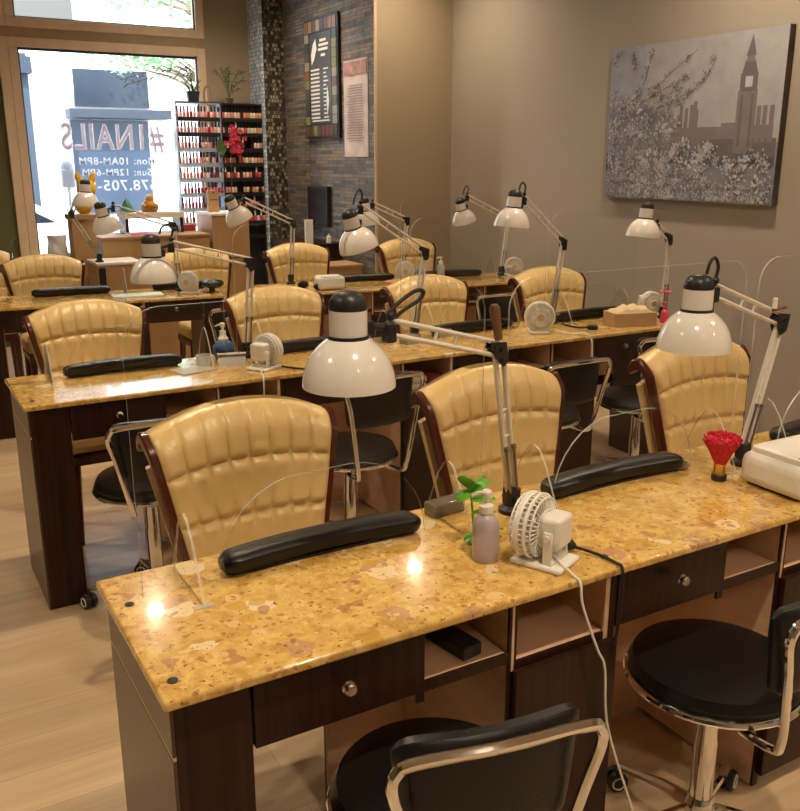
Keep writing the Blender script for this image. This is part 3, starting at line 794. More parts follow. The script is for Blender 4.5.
# ------------------------------------------------------------------ things on the front table
def pump_bottle(label, loc, mbody, mpump, k=1.0, rz=0, liquid=None):
    r = thing('pump_bottle', label, 'bottle', loc, rz)
    MB().lathe([(.001, 0), (.025*k, 0), (.0275*k, .004), (.0278*k, .03), (.0278*k, .072*k), (.026*k, .084*k), (.020*k, .095*k), (.0125*k, .101*k), (.0125*k, .106*k), (.001, .106*k)], 28).build('body', mbody, r)
    m = MB(); m.lathe([(.0125*k, .104*k), (.0145*k, .105*k), (.0145*k, .120*k), (.007*k, .124*k), (.0045*k, .126*k), (.0045*k, .138*k), (.010*k, .139*k), (.011*k, .150*k), (.006*k, .154*k), (.001, .154*k)], 20)
    m.tube([(0, 0, .147*k), (-.018*k, .008*k, .147*k), (-.026*k, .012*k, .142*k)], [.005*k, .0045*k, .003*k], 8); m.build('pump_head', mpump, r)
    return r
pump_bottle('lavender lotion bottle with white pump left of the front fan', (1.010, 1.378, .77), M_purple, M_wplast, 1.0)
# green leaf sprig
def leaf(m, base, tip, w, up=(0, 0, 1)):
    base, tip = V(base), V(tip); d = tip-base; L = d.length; d.normalize()
    s = d.cross(V(up)); s = s.normalized() if s.length > .1 else V((1, 0, 0)); n = s.cross(d)
    P = []
    for f, ww, l in ((0, .12, 0), (.2, .75, .05), (.45, 1.0, .09), (.7, .75, .07), (.9, .3, .02), (1, .03, -.03)):
        c = base+d*(L*f)+n*(l*L)
        P.append([c-s*(w*ww)-n*.10*w, c+n*.003, c+s*(w*ww)-n*.10*w, c-n*.003])
    m.rings(P)
r = thing('leaf_sprig', 'bright green artificial leaf sprig behind the lotion bottle', 'plant', (1.035, 1.455, .77))
m = MB(); m.tube(spline([(0, 0, 0), (.0, .004, .05), (-.006, .004, .10), (-.016, .004, .135)], 5), .0022, 6); m.lathe([(.001, 0), (.016, 0), (.012, .006), (.001, .007)], 14); m.build('stem', M_green, r)
m = MB()
for b, t, w in (((-.014, .004, .13), (-.040, -.01, .168), .022), ((-.012, .004, .12), (.040, .0, .140), .024), ((-.014, .004, .125), (-.046, .0, .105), .022), ((-.008, .004, .10), (.045, -.012, .100), .022),
                ((-.004, .004, .07), (.052, -.005, .065), .015), ((0, 0, .02), (.055, -.03, .035), .013), ((0, 0, .02), (-.045, -.03, .03), .013), ((-.01, .004, .12), (.01, -.02, .16), .013), ((0, 0, .03), (.06, -.02, .010), .012)):
    leaf(m, b, t, w)
m.build('leaves', M_green, r)
# red kabuki-style dusting brush
r = thing('dusting_brush', 'crimson dusting brush with gold band standing on its black foot', 'brush', (1.812, 1.462, .77))
MB().lathe([(.001, 0), (.018, 0), (.0195, .003), (.0195, .016), (.017, .019), (.001, .019)], 24).build('foot', M_blackpl, r)
MB().lathe([(.001, .019), (.0165, .019), (.0150, .034), (.0155, .046), (.001, .046)], 24).build('ferrule', M_gold, r)
m = MB()
for i in range(420):
    a = random.random()*2*PI; q = math.sqrt(random.random()); l = random.uniform(.072, .088)
    b = V((math.cos(a)*.0135*q, math.sin(a)*.0135*q, .044)); t = V((math.cos(a)*.049*q, math.sin(a)*.049*q, .044+l*(1-.16*q*q)))
    mid = b.lerp(t, .5)+V((0, 0, .006)); m.tube([b, mid, t], [.0018, .0028, .0020], 4)
m.lathe([(.013, .044), (.026, .072), (.041, .108), (.034, .117), (.001, .122)], 22)
m.build('bristles', M_red, r)
# nail dryer
r = thing('nail_dryer', 'white rounded nail dryer box on the front table at right edge', 'nail dryer', (1.985, 1.335, .77), -.02)
m = MB(); m.box(-.150, .150, -.105, .090, .004, .088, .026, 4); m.build('body', M_wplast, r)
m = MB(); m.box(-.13, .13, -.085, .075, .082, .102, .018, 4); m.build('lid', M_wplast, r)
m = MB(); m.tube(spline([(-.118, -.06, .1015), (-.06, -.088, .0985), (0, -.091, .0975), (.06, -.088, .0985), (.118, -.06, .1015)], 6), .0018, 6); m.build('lid_groove', M_steel, r)
m = MB(); m.box(.02, .034, -.108, -.103, .016, .026, .001); m.build('button', M_blackpl, r)
m = MB(); m.box(-.13, .13, -.08, .07, 0, .006); m.build('base_plate', M_blackpl, r)
# smoky tray block
r = MB(); r.box(-.047, .047, -.022, .022, 0, .034, .006, 2)
tag(r.build('tip_holder', M_smoke, loc=(1.075, 1.632, .77), rot=(0, 0, .10)), 'smoky translucent block on front table behind the clear guard foot', 'holder')
tag(MB().lathe([(.001, 0), (.030, 0), (.034, .010), (.031, .014), (.022, .007), (.001, .006)], 24).build('small_dish', M_smoke, loc=(1.79, 1.585, .77)), 'small smoky dish behind the crimson brush', 'dish')
# brush stuck in the elbow
r = thing('brush_handle', 'brown wooden brush handle stuck upright on the front lamp elbow', 'brush', (1.128, 1.512, 1.200), 0)
m = MB(); m.tube([(0, 0, 0), (-.004, 0, .022), (-.013, .0, .068), (-.014, 0, .076)], [.009, .0095, .012, .008], 12); m.build('handle', wood('worn_wood', (.10, .045, .018), (.17, .08, .03), (30, 30, 4), .5), r)
r = tag(MB().tube([(-.022, 0, .012), (.030, 0, .016)], .0045, 8).build('lamp_peg_stick', wood('reddish_stick', (.14, .05, .025), (.2, .08, .04), (30, 30, 4), .5), loc=(2.025, 1.50, 1.180)), 'thin reddish stick lying across the right front lamp elbow', 'stick')
tag(MB().lathe([(.001, 0), (.006, 0), (.006, .026), (.004, .028), (.001, .028)], 12).build('white_peg', M_wplast, loc=(2.010, 1.50, 1.196)), 'short white peg standing on the right front lamp elbow', 'peg')
# black cord with plug by the fan
r = thing('extension_cord', 'black cord with moulded plug hanging over the front edge beside fan', 'cord', (1.175, 1.325, .77))
m = MB(); m.tube([(-.012, .012, .022), (.012, -.008, .016), (.020, -.014, .012)], [.012, .013, .006], 10); m.build('plug', M_rubber, r)
m = MB(); m.tube(spline([(.018, -.012, .012), (.045, -.06, .006), (.050, -.105, .005), (.050, -.124, .0), (.048, -.130, -.05), (.044, -.130, -.12), (.036, -.130, -.165)], 8), .0034, 8); m.build('cable', M_rubber, r)
# black block in the open shelf
tag(MB().box(-.024, .024, -.060, .060, 0, .028, .003).build('black_power_brick', M_blackpl, loc=(.885, 1.310, .6405), rot=(0, 0, .15)), 'black oblong power brick inside the open shelf of the front table', 'power brick')

# ------------------------------------------------------------------ things on the middle table
r = thing('tissue_box', 'brown cardboard tissue box with cream tissue on middle table', 'tissue box', (3.235, 3.245, .77), -.30)
m = MB(); m.box(-.115, .115, -.065, .065, 0, .068, .003); m.build('carton', M_card, r)
m = MB(); P = []
for i in range(13):
    u = -1+2*i/12; hgt = .034*(1-abs(u)**3)+.006*math.sin(i*2.1)
    P.append([V((u*.108, y, .066+max(hgt, .0)*k)) for y, k in ((-.058, 0), (-.050, .55), (-.02, 1.0), (.01, 1.05), (.045, .6), (.058, 0))])
m.rings(P); m.build('tissue', mat('cream_tissue', (.74, .58, .34), .85, bump=.5, bscale=40), r)
m = MB(); m.box(.1152, .1158, -.028, .030, .022, .052); m.build('printed_patch', M_dark, r)
pb = pump_bottle('hot pink bottle on the middle table beside the tissue box', (3.425, 3.195, .77), M_pink, M_pink, .68)
r = thing('artificial_flower', 'pink artificial flower above the hot pink bottle', 'flower', (3.455, 3.235, .771))
MB().tube([(0, 0, 0), (.002, -.01, .08), (-.02, -.025, .145)], .0025, 6).build('stem', M_green, r)
m = MB()
for i in range(7):
    a = 2*PI*i/7; leaf(m, (-.02, -.025, .145), (-.02+.030*math.cos(a), -.025+.030*math.sin(a), .160), .011)
m.ball((-.02, -.025, .152), .010); m.build('petals', M_pink, r)
r = thing('extension_cord', 'black cable end lying on middle table left of tissue box', 'cord', (2.985, 3.235, .77), -.5)
m = MB(); m.box(-.028, .022, -.014, .014, 0, .022, .006, 3); m.build('plug', M_rubber, r)
m = MB(); m.tube(spline([(-.025, 0, .010), (-.07, .03, .006), (-.11, .10, .005), (-.12, .16, .005)], 6), .004, 8); m.build('cable', M_rubber, r)
r = thing('pump_bottle', 'squat blue bottle with white pump on middle table beside the small fan', 'bottle', (1.205, 3.525, .77))
MB().lathe([(.001, 0), (.030, 0), (.034, .004), (.047, .030), (.046, .048), (.034, .066), (.022, .074), (.001, .075)], 28).build('body', M_blue, r)
m = MB(); m.lathe([(.021, .073), (.022, .084), (.015, .092), (.013, .100), (.013, .116), (.006, .118), (.0055, .130), (.011, .131), (.012, .146), (.006, .150), (.001, .150)], 20)
m.tube([(0, 0, .140), (-.018, .008, .140), (-.028, .012, .134)], [.005, .0045, .003], 8); m.build('pump_head', M_wplast, r)
r = thing('card_holder', 'grey sloped card holder on middle table in front of blue bottle', 'card holder', (1.195, 3.400, .77), -.25)
m = MB(); m.prism([(-.055, -.035, 0), (-.055, .035, 0), (-.055, .010, .042)], (.11, 0, 0)); m.build('wedge', mat('grey_plastic', (.20, .17, .13), .4), r)
m = MB(); m.box(-.058, .058, -.004, .004, .040, .046, .001); m.build('top_lip', M_wplast, r)
r = tag(MB().box(-.075, .075, -.055, .055, 0, .006, .001).build('plastic_tray', M_frost, loc=(1.02, 3.36, .77), rot=(0, 0, .2)), 'pale frosted film tray lying on middle table left of the blue bottle', 'tray')
tag(MB().lathe([(.001, 0), (.030, 0), (.034, .045), (.031, .045), (.028, .004), (.001, .004)], 24).build('clear_cup', M_frost, loc=(1.085, 3.42, .77)), 'clear plastic cup on the middle table beside grey card holder', 'cup')
r = thing('extension_cord', 'dark plug and cable hanging at the middle table front edge beside fan', 'cord', (1.405, 3.25, .77))
m = MB(); m.box(-.013, .013, -.172, -.152, -.060, .020, .008, 3); m.build('plug', M_rubber, r)
m = MB(); m.tube(spline([(0, -.160, .018), (-.01, -.13, .010), (-.05, -.03, .005), (-.07, .02, .005)], 6), .004, 8); m.build('cable', M_rubber, r)
for lb, x, y, a in (('grey box-shaped acrylic holder on middle table left of front lamp elbow', 2.045, 3.40, .2), ('small grey acrylic holder on middle table under the front lamp arm', 2.255, 3.46, .2)):
    tag(MB().prism([(-.045, -.03, 0), (-.045, .03, 0), (-.045, .026, .034), (-.045, -.012, .034)], (.09, 0, 0)).build('acrylic_holder', mat('grey_acrylic', (.26, .22, .16), .2), loc=(x, y, .77), rot=(0, 0, a)), lb, 'holder')
# folded towels on the cabinet shelf of the middle row
for i, (c, z, lb) in enumerate((((.62, .56, .46), 0, 'white folded towel under the middle table, lower one'), ((.66, .60, .48), .030, 'white folded towel under the middle table, upper one'))):
    tag(MB().box(-.05, .05, -.06, .06, 0, .03, .011, 3).build('folded_towel', mat('towel_cotton_%d' % i, c, .9, bump=.5, bscale=200), loc=(1.93+.002*i, 3.215, .6165+z)), lb, 'towel')
tag(MB().box(-.05, .05, -.06, .06, 0, .05, .014, 3).build('folded_towel', mat('dark_red_towel', (.20, .02, .02), .9, bump=.5, bscale=200), loc=(2.04, 3.215, .6165)), 'dark red folded towel under the middle table', 'towel')

# ------------------------------------------------------------------ things on the back tables
r = thing('nail_dryer', 'small white nail dryer box on back right table', 'nail dryer', (2.50, 5.18, .77), -.165)
m = MB(); m.box(-.088, .088, -.07, .07, .003, .085, .020, 3); m.build('body', M_wplast, r)
m = MB(); m.tube(spline([(-.07, -.05, .0855), (-.03, -.064, .083), (.03, -.064, .083), (.07, -.05, .0855)], 5), .002, 6); m.build('lid_groove', M_steel, r)
MB().box(-.07, .07, -.055, .055, 0, .005).build('base_plate', M_blackpl, r)
for lb, x, y, q in (('dark round puff on back right table left of white dryer', 2.355, 5.27, .032), ('dark small puff touching the white dryer on back table', 2.415, 5.17, .026)):
    tag(MB().ball((0, 0, q*.8), q*1.2, q, q*.8).build('dark_puff', M_black, loc=(x, y, .77)), lb, 'puff')
r = thing('bowl', 'blue plastic bowl on back right table beside the pump bottle', 'bowl', (3.275, 5.335, .77))
MB().lathe([(.001, 0), (.03, 0), (.034, .006), (.030, .012), (.050, .020), (.062, .034), (.060, .040), (.045, .055), (.02, .062), (.001, .063)], 28).build('body', M_blue, r)
MB().lathe([(.036, .0), (.040, .0), (.045, .010), (.038, .014)], 24).build('base_ring', M_wplast, r)
pump_bottle('clear pump bottle with white head on back right table', (3.395, 5.245, .77), M_frost, M_wplast, 1.0)
tag(MB().lathe([(.001, 0), (.05, 0), (.055, .012), (.03, .022), (.001, .024)], 24).build('pink_sponge', mat('salmon_sponge', (.62, .26, .16), .8), loc=(2.98, 5.20, .77)), 'salmon coloured flat sponge on back right table beside fan', 'sponge')
r = thing('lamp_weight', 'black domed table gadget on back left table', 'gadget', (1.80, 5.42, .77))
MB().lathe([(.001, 0), (.020, 0), (.018, .025), (.04, .028), (.062, .040), (.055, .062), (.030, .078), (.001, .082)], 26).build('dome', M_blackpl, r)
MB().tube([(-.02, -.02, .045), (-.10, -.08, .02), (-.13, -.1, .004)], .005, 8).build('stem', M_steel, r)
tag(MB().box(-.15, .15, -.07, .07, 0, .003).build('paper_sheet', mat('mint_paper', (.62, .72, .60), .6), loc=(1.36, 5.53, .77), rot=(0, 0, -.115)), 'pale mint paper sheet on the back left table', 'paper')

# ------------------------------------------------------------------ reception corner
r = thing('reception_counter', 'tall tan counter block right of the reception desk', 'counter', (2.51, 7.15, 0))
m = MB(); m.box(-.155, .155, -.15, .25, .0, 1.140, .003); m.build('body', M_tanbox, r)
MB().box(-.165, .165, -.16, .26, 1.140, 1.160, .003).build('top', M_paper, r)
MB().box(-.156, .156, -.153, -.150, .80, .806).build('joint_line', M_dark, r)
r = thing('reception_desk', 'wide tan reception desk with raised white ledge under the window lettering', 'counter', (1.99, 7.2, 0))
m = MB(); m.box(-.50, .335, -.20, .25, 0, .985, .003); m.build('body', M_tanbox, r)
MB().box(-.505, .34, -.21, .26, .985, 1.005, .003).build('desktop', M_tanbox, r)
MB().box(-.27, .205, .0, .26, 1.125, 1.170, .003).build('ledge', M_paper, r)
for x in (-.25, .185): MB().box(x-.012, x+.012, .02, .24, 1.005, 1.125).build('ledge_support', M_dark, r)
MB().box(-.501, .336, -.203, -.20, .74, .746).build('joint_line', M_dark, r)
r = thing('pedestal', 'narrow tan pedestal carrying the yellow toy', 'pedestal', (1.375, 7.12, 0))
m = MB(); m.box(-.085, .085, -.085, .085, 0, 1.14, .003); m.build('shaft', M_tanbox, r)
m = MB(); m.box(-.10, .10, -.10, .10, 1.14, 1.18, .006); m.build('cap', M_tanbox, r)
r = thing('drawer_cabinet', 'low white topped cabinet with chrome handle before the pedestal', 'cabinet', (1.52, 6.78, 0))
m = MB(); m.box(-.155, .165, -.14, .20, 0, .835, .003); m.build('body', M_tanbox, r)
MB().box(-.16, .17, -.145, .205, .835, .855, .004).build('top', M_paper, r)
MB().box(-.150, -.10, -.143, -.139, .30, .82).build('dark_slot', M_blackpl, r)
MB().tube(spline([(.150, -.14, .80), (.156, -.165, .79), (.158, -.168, .72), (.150, -.14, .70)], 5), .006, 8).build('handle', M_chrome, r)
# toys and boxes
M_yel = mat('yellow_plush', (.78, .46, .02), .7, bump=.4, bscale=90)
r = thing('plush_toy', 'yellow plush toy with two ears on the tan pedestal', 'toy', (1.40, 7.10, 1.18))
m = MB(); m.ball((0, 0, .060), .068, .06, .065); m.ball((.03, -.01, .180), .072, .06, .070); m.tube([(0, 0, .09), (.018, 0, .14)], .05, 10); m.build('body', M_yel, r)
for sx in (-1, 1): MB().tube([(.03+sx*.035, 0, .225), (.03+sx*.055, 0, .275), (.03+sx*.060, 0, .305)], [.026, .024, .008], 10).build('ear', M_yel, r)
MB().ball((.03, -.05, .125), .02, .012, .014).build('collar', M_red, r)
r = thing('cone_ornament', 'teal green cone ornament on the white ledge', 'ornament', (1.765, 7.30, 1.17))
m = MB(); m.lathe([(.001, 0), (.055, 0), (.058, .01), (.045, .045), (.022, .085), (.006, .105), (.001, .108)], 18); m.build('cone', mat('teal_ornament', (.03, .20, .10), .5, var=.3, vscale=60), r)
MB().lathe([(.03, 0), (.05, 0), (.05, .006), (.03, .006)], 18).build('base', M_dgreen, r)
r = thing('basket_figure', 'round golden figurine sitting in a small basket on the white ledge', 'figurine', (1.945, 7.30, 1.17))
m = MB(); m.lathe([(.001, 0), (.055, 0), (.070, .025), (.074, .030), (.060, .028), (.001, .024)], 22); m.build('basket', mat('wicker', (.36, .17, .06), .7, var=.4, vscale=80), r)
m = MB(); m.ball((0, 0, .055), .050, .045, .045); m.ball((.004, -.01, .105), .034, .032, .034); m.ball((-.05, -.02, .05), .02); m.ball((.05, -.02, .045), .02); m.build('figure', mat('golden_resin', (.62, .32, .06), .4), r)
tag(MB().box(-.085, .085, -.03, .03, 0, .052, .003).build('red_carton', mat('red_card', (.38, .03, .025), .5), loc=(2.235, 7.34, 1.005+.0)), 'small dark red carton behind the desk before the polish rack', 'box')
r = thing('card_box', 'tan upright card box on the tall counter', 'box', (2.43, 7.18, 1.16))
m = MB(); m.box(-.042, .042, -.03, .03, 0, .175, .003); m.build('carton', M_card, r)
m = MB(); m.box(-.008, .008, -.0305, -.0300, .150, .158); m.box(-.03, .03, -.0305, -.0300, .095, .102); m.build('print', M_dark, r)
m = MB(); m.box(-.10, .10, -.09, .09, 0, .010, .002); m.m = 1; m.box(-.09, .08, -.08, .07, .010, .018, .002)
tag(m.build('magazine_pile', [M_paper, mat('pink_cover', (.62, .10, .25), .4)], loc=(1.80, 7.09, 1.005)), 'magazines with pink cover lying on the reception desk', 'magazine')
r = thing('white_bag', 'pale translucent bag beside the pedestal at the window', 'bag', (1.185, 7.10, 0))
m = MB(); rg = []
for z, k in ((0, .9), (.3, 1), (.7, 1.0), (.9, .95), (.98, .8), (1.03, .9)):
    rg.append([V((.075*k*math.cos(a)*(1+.10*math.sin(5*a+z*7)), .06*k*math.sin(a)*(1+.1*math.cos(4*a+z*9)), z)) for a in [2*PI*j/20 for j in range(20)]])
m.rings(rg); m.build('bag_body', translucent('pale_bag_film', (.70, .62, .50), .8, .4), r)
# low cabinets near the stone wall
r = thing('low_cabinet', 'tan low cabinet between the two far right chairs', 'cabinet', (3.20, 6.52, 0))
MB().box(-.17, .17, -.15, .15, 0, .745, .003).build('body', M_tanbox, r)
MB().box(-.18, .18, -.16, .16, .745, .765, .003).build('top', M_tanbox, r)
r = thing('console_cabinet', 'dark console cabinet standing against the stone wall', 'cabinet', (3.25, 7.15, 0))
MB().box(-.18, .19, -.28, .35, 0, .87, .003).build('body', M_dark, r)
MB().box(-.19, .195, -.29, .36, .87, .89, .003).build('top', M_dark, r)
tag(MB().box(-.035, .035, -.012, .012, 0, .20, .003).build('white_card', M_paper, loc=(3.165, 6.93, .89)), 'white upright card on the dark console', 'card')
tag(MB().lathe([(.001, 0), (.022, 0), (.022, .05), (.010, .06), (.010, .075), (.001, .076)], 18).build('small_jar', M_wplast, loc=(3.36, 6.95, .89)), 'small white jar on the dark console by the stone wall', 'jar')
r = thing('wall_screen', 'dark screen hung low on the stone wall behind the lamps', 'screen', (SX-.03, 7.27, 1.01))
MB().box(-.015, .03, -.20, .20, 0, .34, .006).build('housing', M_blackpl, r)
MB().box(-.017, -.014, -.185, .185, .015, .325).build('screen_face', mat('dark_screen', (.012, .012, .014), .25), r)

# ------------------------------------------------------------------ nail polish racks and bottles
M_lshelf = translucent('pale_blue_acrylic_shelf', (.36, .43, .58), .85, .2)
racks = []
for name, lb, x0, x1, ms in (('polish_rack', 'open backed left polish rack with pale shelves in front of window', 2.425, 2.835, M_lshelf), ('polish_rack', 'dark backed right polish rack beside the mosaic column', 2.840, 3.235, M_blackpl)):
    r = thing(name, lb, 'rack', ((x0+x1)/2, 8.07, 0), 0, 'nail polish racks'); a = (x1-x0)/2
    f = MB(); f.box(-a, -a+.010, -.04, .05, 0, 2.055); f.box(a-.010, a, -.04, .05, 0, 2.055); f.box(-a+.010, a-.010, -.045, .05, 2.045, 2.060)
    f.build('frame', M_blackpl if x0 > 2.6 else M_lshelf, r)
    if x0 > 2.6: MB().box(-a+.010, a-.010, .044, .050, 0, 2.045).build('back_board', M_blackpl, r)
    else: MB().box(-a+.005, a-.005, -.05, .05, 2.060, 2.066).build('top_board', M_blackpl, r)
    for k in range(9):
        z = 1.930-.1305*k
        s = MB(); s.box(-a+.010, a-.010, -.04, .044, z-.006, z); s.m = 1; s.box(-a+.010, a-.010, -.046, -.041, z-.030, z+.006)
        s.build('shelf', [ms, M_blackpl if k < 2 or x0 > 2.6 else M_lshelf], r)
    if x0 < 2.6: MB().box(-a+.010, a-.010, -.03, .05, .02, .86).build('base_cupboard', M_blackpl, r)
cols = [(.45, .02, .03), (.62, .08, .10), (.70, .25, .22), (.12, .01, .02), (.72, .45, .36), (.55, .10, .16), (.05, .02, .04), (.62, .30, .12), (.75, .60, .48), (.30, .05, .10)]
words = ['bright red', 'coral red', 'rose pink', 'dark maroon', 'nude beige', 'raspberry', 'almost black', 'copper', 'pale cream', 'wine red']
pr = []
for i, c in enumerate(cols):
    m = MB(); m.lathe([(.001, 0), (.0130, 0), (.0140, .003), (.0140, .046), (.010, .052), (.006, .054)], 10); m.m = 1
    m.lathe([(.006, .053), (.0088, .054), (.0076, .098), (.001, .099)], 8)
    o = m.build('nail_polish_bottle', [mat('polish_%d' % i, c, .15, coat=.5), M_blackpl if i % 5 else M_wplast]); pr.append([o, False])
rowname = ['top', 'second', 'third', 'fourth', 'fifth', 'sixth', 'seventh', 'eighth']
for k in range(8):
    z = 1.930-.1305*k
    for q, (x0, x1) in enumerate(((2.445, 2.818), (2.858, 3.218))):
        for j in range(13):
            if random.random() < .06: continue
            if k > 5 and q == 0 and j > 9: continue
            c = random.choice((0, 1, 2, 4, 7, 8, 2, 1)) if k < 2 else random.randrange(10)
            if q == 1 and random.random() < .4: c = random.choice((3, 4, 7, 8, 6))
            p = pr[c]; o = p[0].copy() if p[1] else p[0]
            if p[1]: COL.objects.link(o)
            p[1] = True
            o.location = (x0+(x1-x0)*j/12, 8.045, z+.0005)
            tag(o, '%s nail polish bottle on the %s shelf of the %s polish rack' % (words[c], rowname[k], 'left open' if q == 0 else 'right dark'), 'nail polish', 'nail polish bottles on the racks')
for p in pr:
    if not p[1]: bpy.data.objects.remove(p[0])
# plants on the racks
r = thing('potted_plant', 'potted plant with long arching stems on the left polish rack', 'plant', (2.60, 8.06, 2.066))
MB().lathe([(.001, 0), (.048, 0), (.060, .075), (.064, .085), (.054, .085), (.050, .07), (.001, .068)], 22).build('pot', mat('dark_blue_pot', (.03, .035, .06), .3), r)
st = MB(); lf = MB()
for (tx, ty, tz, hz) in ((-.62, -.02, .155, .26), (-.58, -.05, .115, .20), (-.34, .0, .19, .30), (-.05, -.03, .26, .20), (.03, .0, .20, .15), (-.12, .02, .22, .18)):
    P = bez((0, 0, .07), (-.01, 0, .07+hz), (tx*.5, ty, tz+.10), (tx, ty, tz)); st.tube(P, .0028, 5)
    for i in range(3, len(P)):
        d = random.choice((-1, 1)); leaf(lf, P[i], P[i]+V((-.03-.02*random.random(), d*.02, .03*d-.01)), .009)
for i in range(18):
    a = random.random()*2*PI; leaf(lf, (.02*math.cos(a), .02*math.sin(a), .075), (.085*math.cos(a), .03*math.sin(a), .10+.09*random.random()), .012)
st.build('stems', mat('brown_stem', (.13, .09, .05), .7), r); lf.build('leaves', M_dgreen, r)
r = thing('airy_plant', 'thin leaved airy plant on the right polish rack', 'plant', (2.93, 8.06, 2.060))
MB().lathe([(.001, 0), (.035, 0), (.042, .045), (.036, .045), (.034, .035), (.001, .034)], 18).build('pot', mat('brown_pot', (.10, .06, .03), .5), r)
st = MB(); lf = MB()
for i in range(16):
    a = random.uniform(-1, 1); tx = a*.17; tz = .12+.22*random.random()*(1-.4*abs(a))
    P = bez((0, 0, .04), (tx*.2, 0, tz*.7), (tx*.7, -.02, tz), (tx, -.02, tz*.95), 8); st.tube(P, .0018, 4)
    for k in range(3, 9):
        leaf(lf, P[k], P[k]+V((random.uniform(-.04, .04), -.01, random.uniform(-.005, .035))), .006)
st.build('stems', M_dgreen, r); lf.build('leaves', M_dgreen, r)
r = MB().tube(spline([(-.030, 0, 0), (-.030, 0, .075), (-.018, 0, .115), (0, 0, .13), (.018, 0, .115), (.024, 0, .075), (.024, 0, 0)], 5), .009, 8).build('wooden_arch', wood('pale_arch_wood', (.25, .16, .09), (.33, .22, .13), (20, 20, 4), .5), loc=(2.73, 8.055, 2.066))
tag(r, 'small brown wooden arch between the two plants on the racks', 'ornament')
r = thing('flower_spray', 'hanging spray of red flowers with green leaves on the polish racks', 'flowers', (2.90, 8.0, 1.62))
m = MB(); m.tube([(0, 0, .22), (0, -.01, .0), (-.01, 0, -.45)], .004, 6); m.build('stem', M_dgreen, r)
m = MB()
for i in range(34):
    c = V((random.gauss(.05, .04), random.uniform(-.03, 0), random.gauss(.09, .075)))
    for j in range(4):
        a = 2*PI*j/4+i; leaf(m, c, c+V((.026*math.cos(a), -.012, .026*math.sin(a))), .011, up=(0, 1, 0))
m.build('blossoms', mat('red_blossom', (.52, .03, .07), .6, var=.5, vscale=25), r)
m = MB()
for i in range(26):
    a = random.uniform(1.6, 4.6); leaf(m, (-.04, -.01, .06), (-.07+.08*math.cos(a), -.02, .06+.085*math.sin(a)), .012, up=(0, 1, 0))
m.build('leaves', M_dgreen, r)

# ------------------------------------------------------------------ picture, sign, poster on the walls
r = thing('canvas_picture', 'large grey canvas picture of a clock tower behind blossom on right wall', 'picture', (WX, 3.785, 1.338))
a, h = .632, .890; th = .045
MB().box(-th, -.001, -a, a, 0, h, .002).build('canvas', mat('canvas_edge_print', (.10, .085, .075), .8, var=.4, vscale=8), r)
cp = [(.40, .37, .345), (.33, .335, .35), (.155, .125, .118), (.21, .175, .16), (.10, .105, .115), (.62, .57, .55), (.50, .46, .45), (.39, .365, .37), (.19, .15, .15), (.235, .225, .23)]
pm = [mat('print_%d' % i, c, .7, var=.10, vscale=10) for i, c in enumerate([(q[0]*.95, q[1]*1.02, q[2]*1.17) for q in cp])]
p = MB(); D = [-th-.0006]
# picture space: s 0..1 left (far) to right (near), t 0..1 bottom to top ; s=0 at +a
def PQ(s, t): return (D[0], a-2*a*s, h*t)
def poly(mi, pts, lift=.0004):
    D[0] -= lift/200; p.m = mi
    vs = [p.bm.verts.new(PQ(*q)) for q in pts]; f = p.bm.faces.new(vs); f.material_index = mi
def rect(mi, s0, s1, t0, t1): poly(mi, [(s0, t0), (s1, t0), (s1, t1), (s0, t1)])
rect(0, .001, .999, .001, .999)
poly(1, [(0, .999), (0, .0), (.35, .0), (.22, .999)])
rect(9, 0, .999, .0, .36); poly(9, [(0, .36), (.50, .36), (.40, .52), (.18, .66), (0, .62)])
rect(3, .42, .97, .30, .46); rect(2, .60, .99, .30, .385)
for s, t in ((.42, .50), (.46, .54), (.50, .58), (.53, .60), (.56, .57), (.47, .60), (.55, .62)): rect(3, s-.010, s+.010, .40, t)
for s in (.88, .91, .945): rect(3, s, s+.022, .36, .57)
rect(3, .70, .80, .40, .48)
rect(3, .775, .875, .30, .66); rect(2, .79, .805, .34, .64); rect(2, .845, .858, .34, .64); rect(2, .782, .870, .655, .76); rect(6, .808, .845, .68, .74)
poly(2, [(.788, .76), (.866, .76), (.850, .83), (.80, .83)]); rect(3, .807, .846, .82, .86); poly(2, [(.802, .855), (.851, .855), (.827, .975)])
rect(4, .36, .60, .22, .31); rect(4, .0, .05, .18, .30); rect(2, .62, .99, .22, .30); rect(4, .66, .99, .235, .275)
br = [((.0, .42), (.20, .62), (.36, .78), (.54, .93)), ((.16, .60), (.22, .74), (.27, .95)), ((.20, .62), (.34, .70), (.50, .78)), ((.44, .60), (.54, .70), (.60, .77), (.64, .88)), ((.0, .30), (.14, .44), (.30, .54)), ((.15, .95), (.16, .86)), ((.02, .90), (.06, .97)), ((.28, .0), (.34, .18), (.42, .32)), ((.60, .0), (.58, .16), (.64, .34)), ((.30, .58), (.40, .63), (.52, .68))]
for B in br:
    pts = [q.xy for q in spline([(x, y, 0) for x, y in B], 5)]; w = .0050
    for i in range(len(pts)-1):
        d = pts[i+1]-pts[i]; n_ = V((-d.y, d.x)).normalized()*w*(1-.7*i/len(pts))
        poly(8, [tuple(pts[i]-n_), tuple(pts[i+1]-n_), tuple(pts[i+1]+n_), tuple(pts[i]+n_)])
rb = random.Random(3)
def blot(s, t, q, mi):
    if not (.012 < s < .988 and .014 < t < .985): return
    a0 = rb.random()*3; k = rb.uniform(.6, 1.0)
    poly(mi, [(s+q*.75*k*math.cos(a0+2*PI*j/6), t+q*math.sin(a0+2*PI*j/6)) for j in range(6)], .0002)
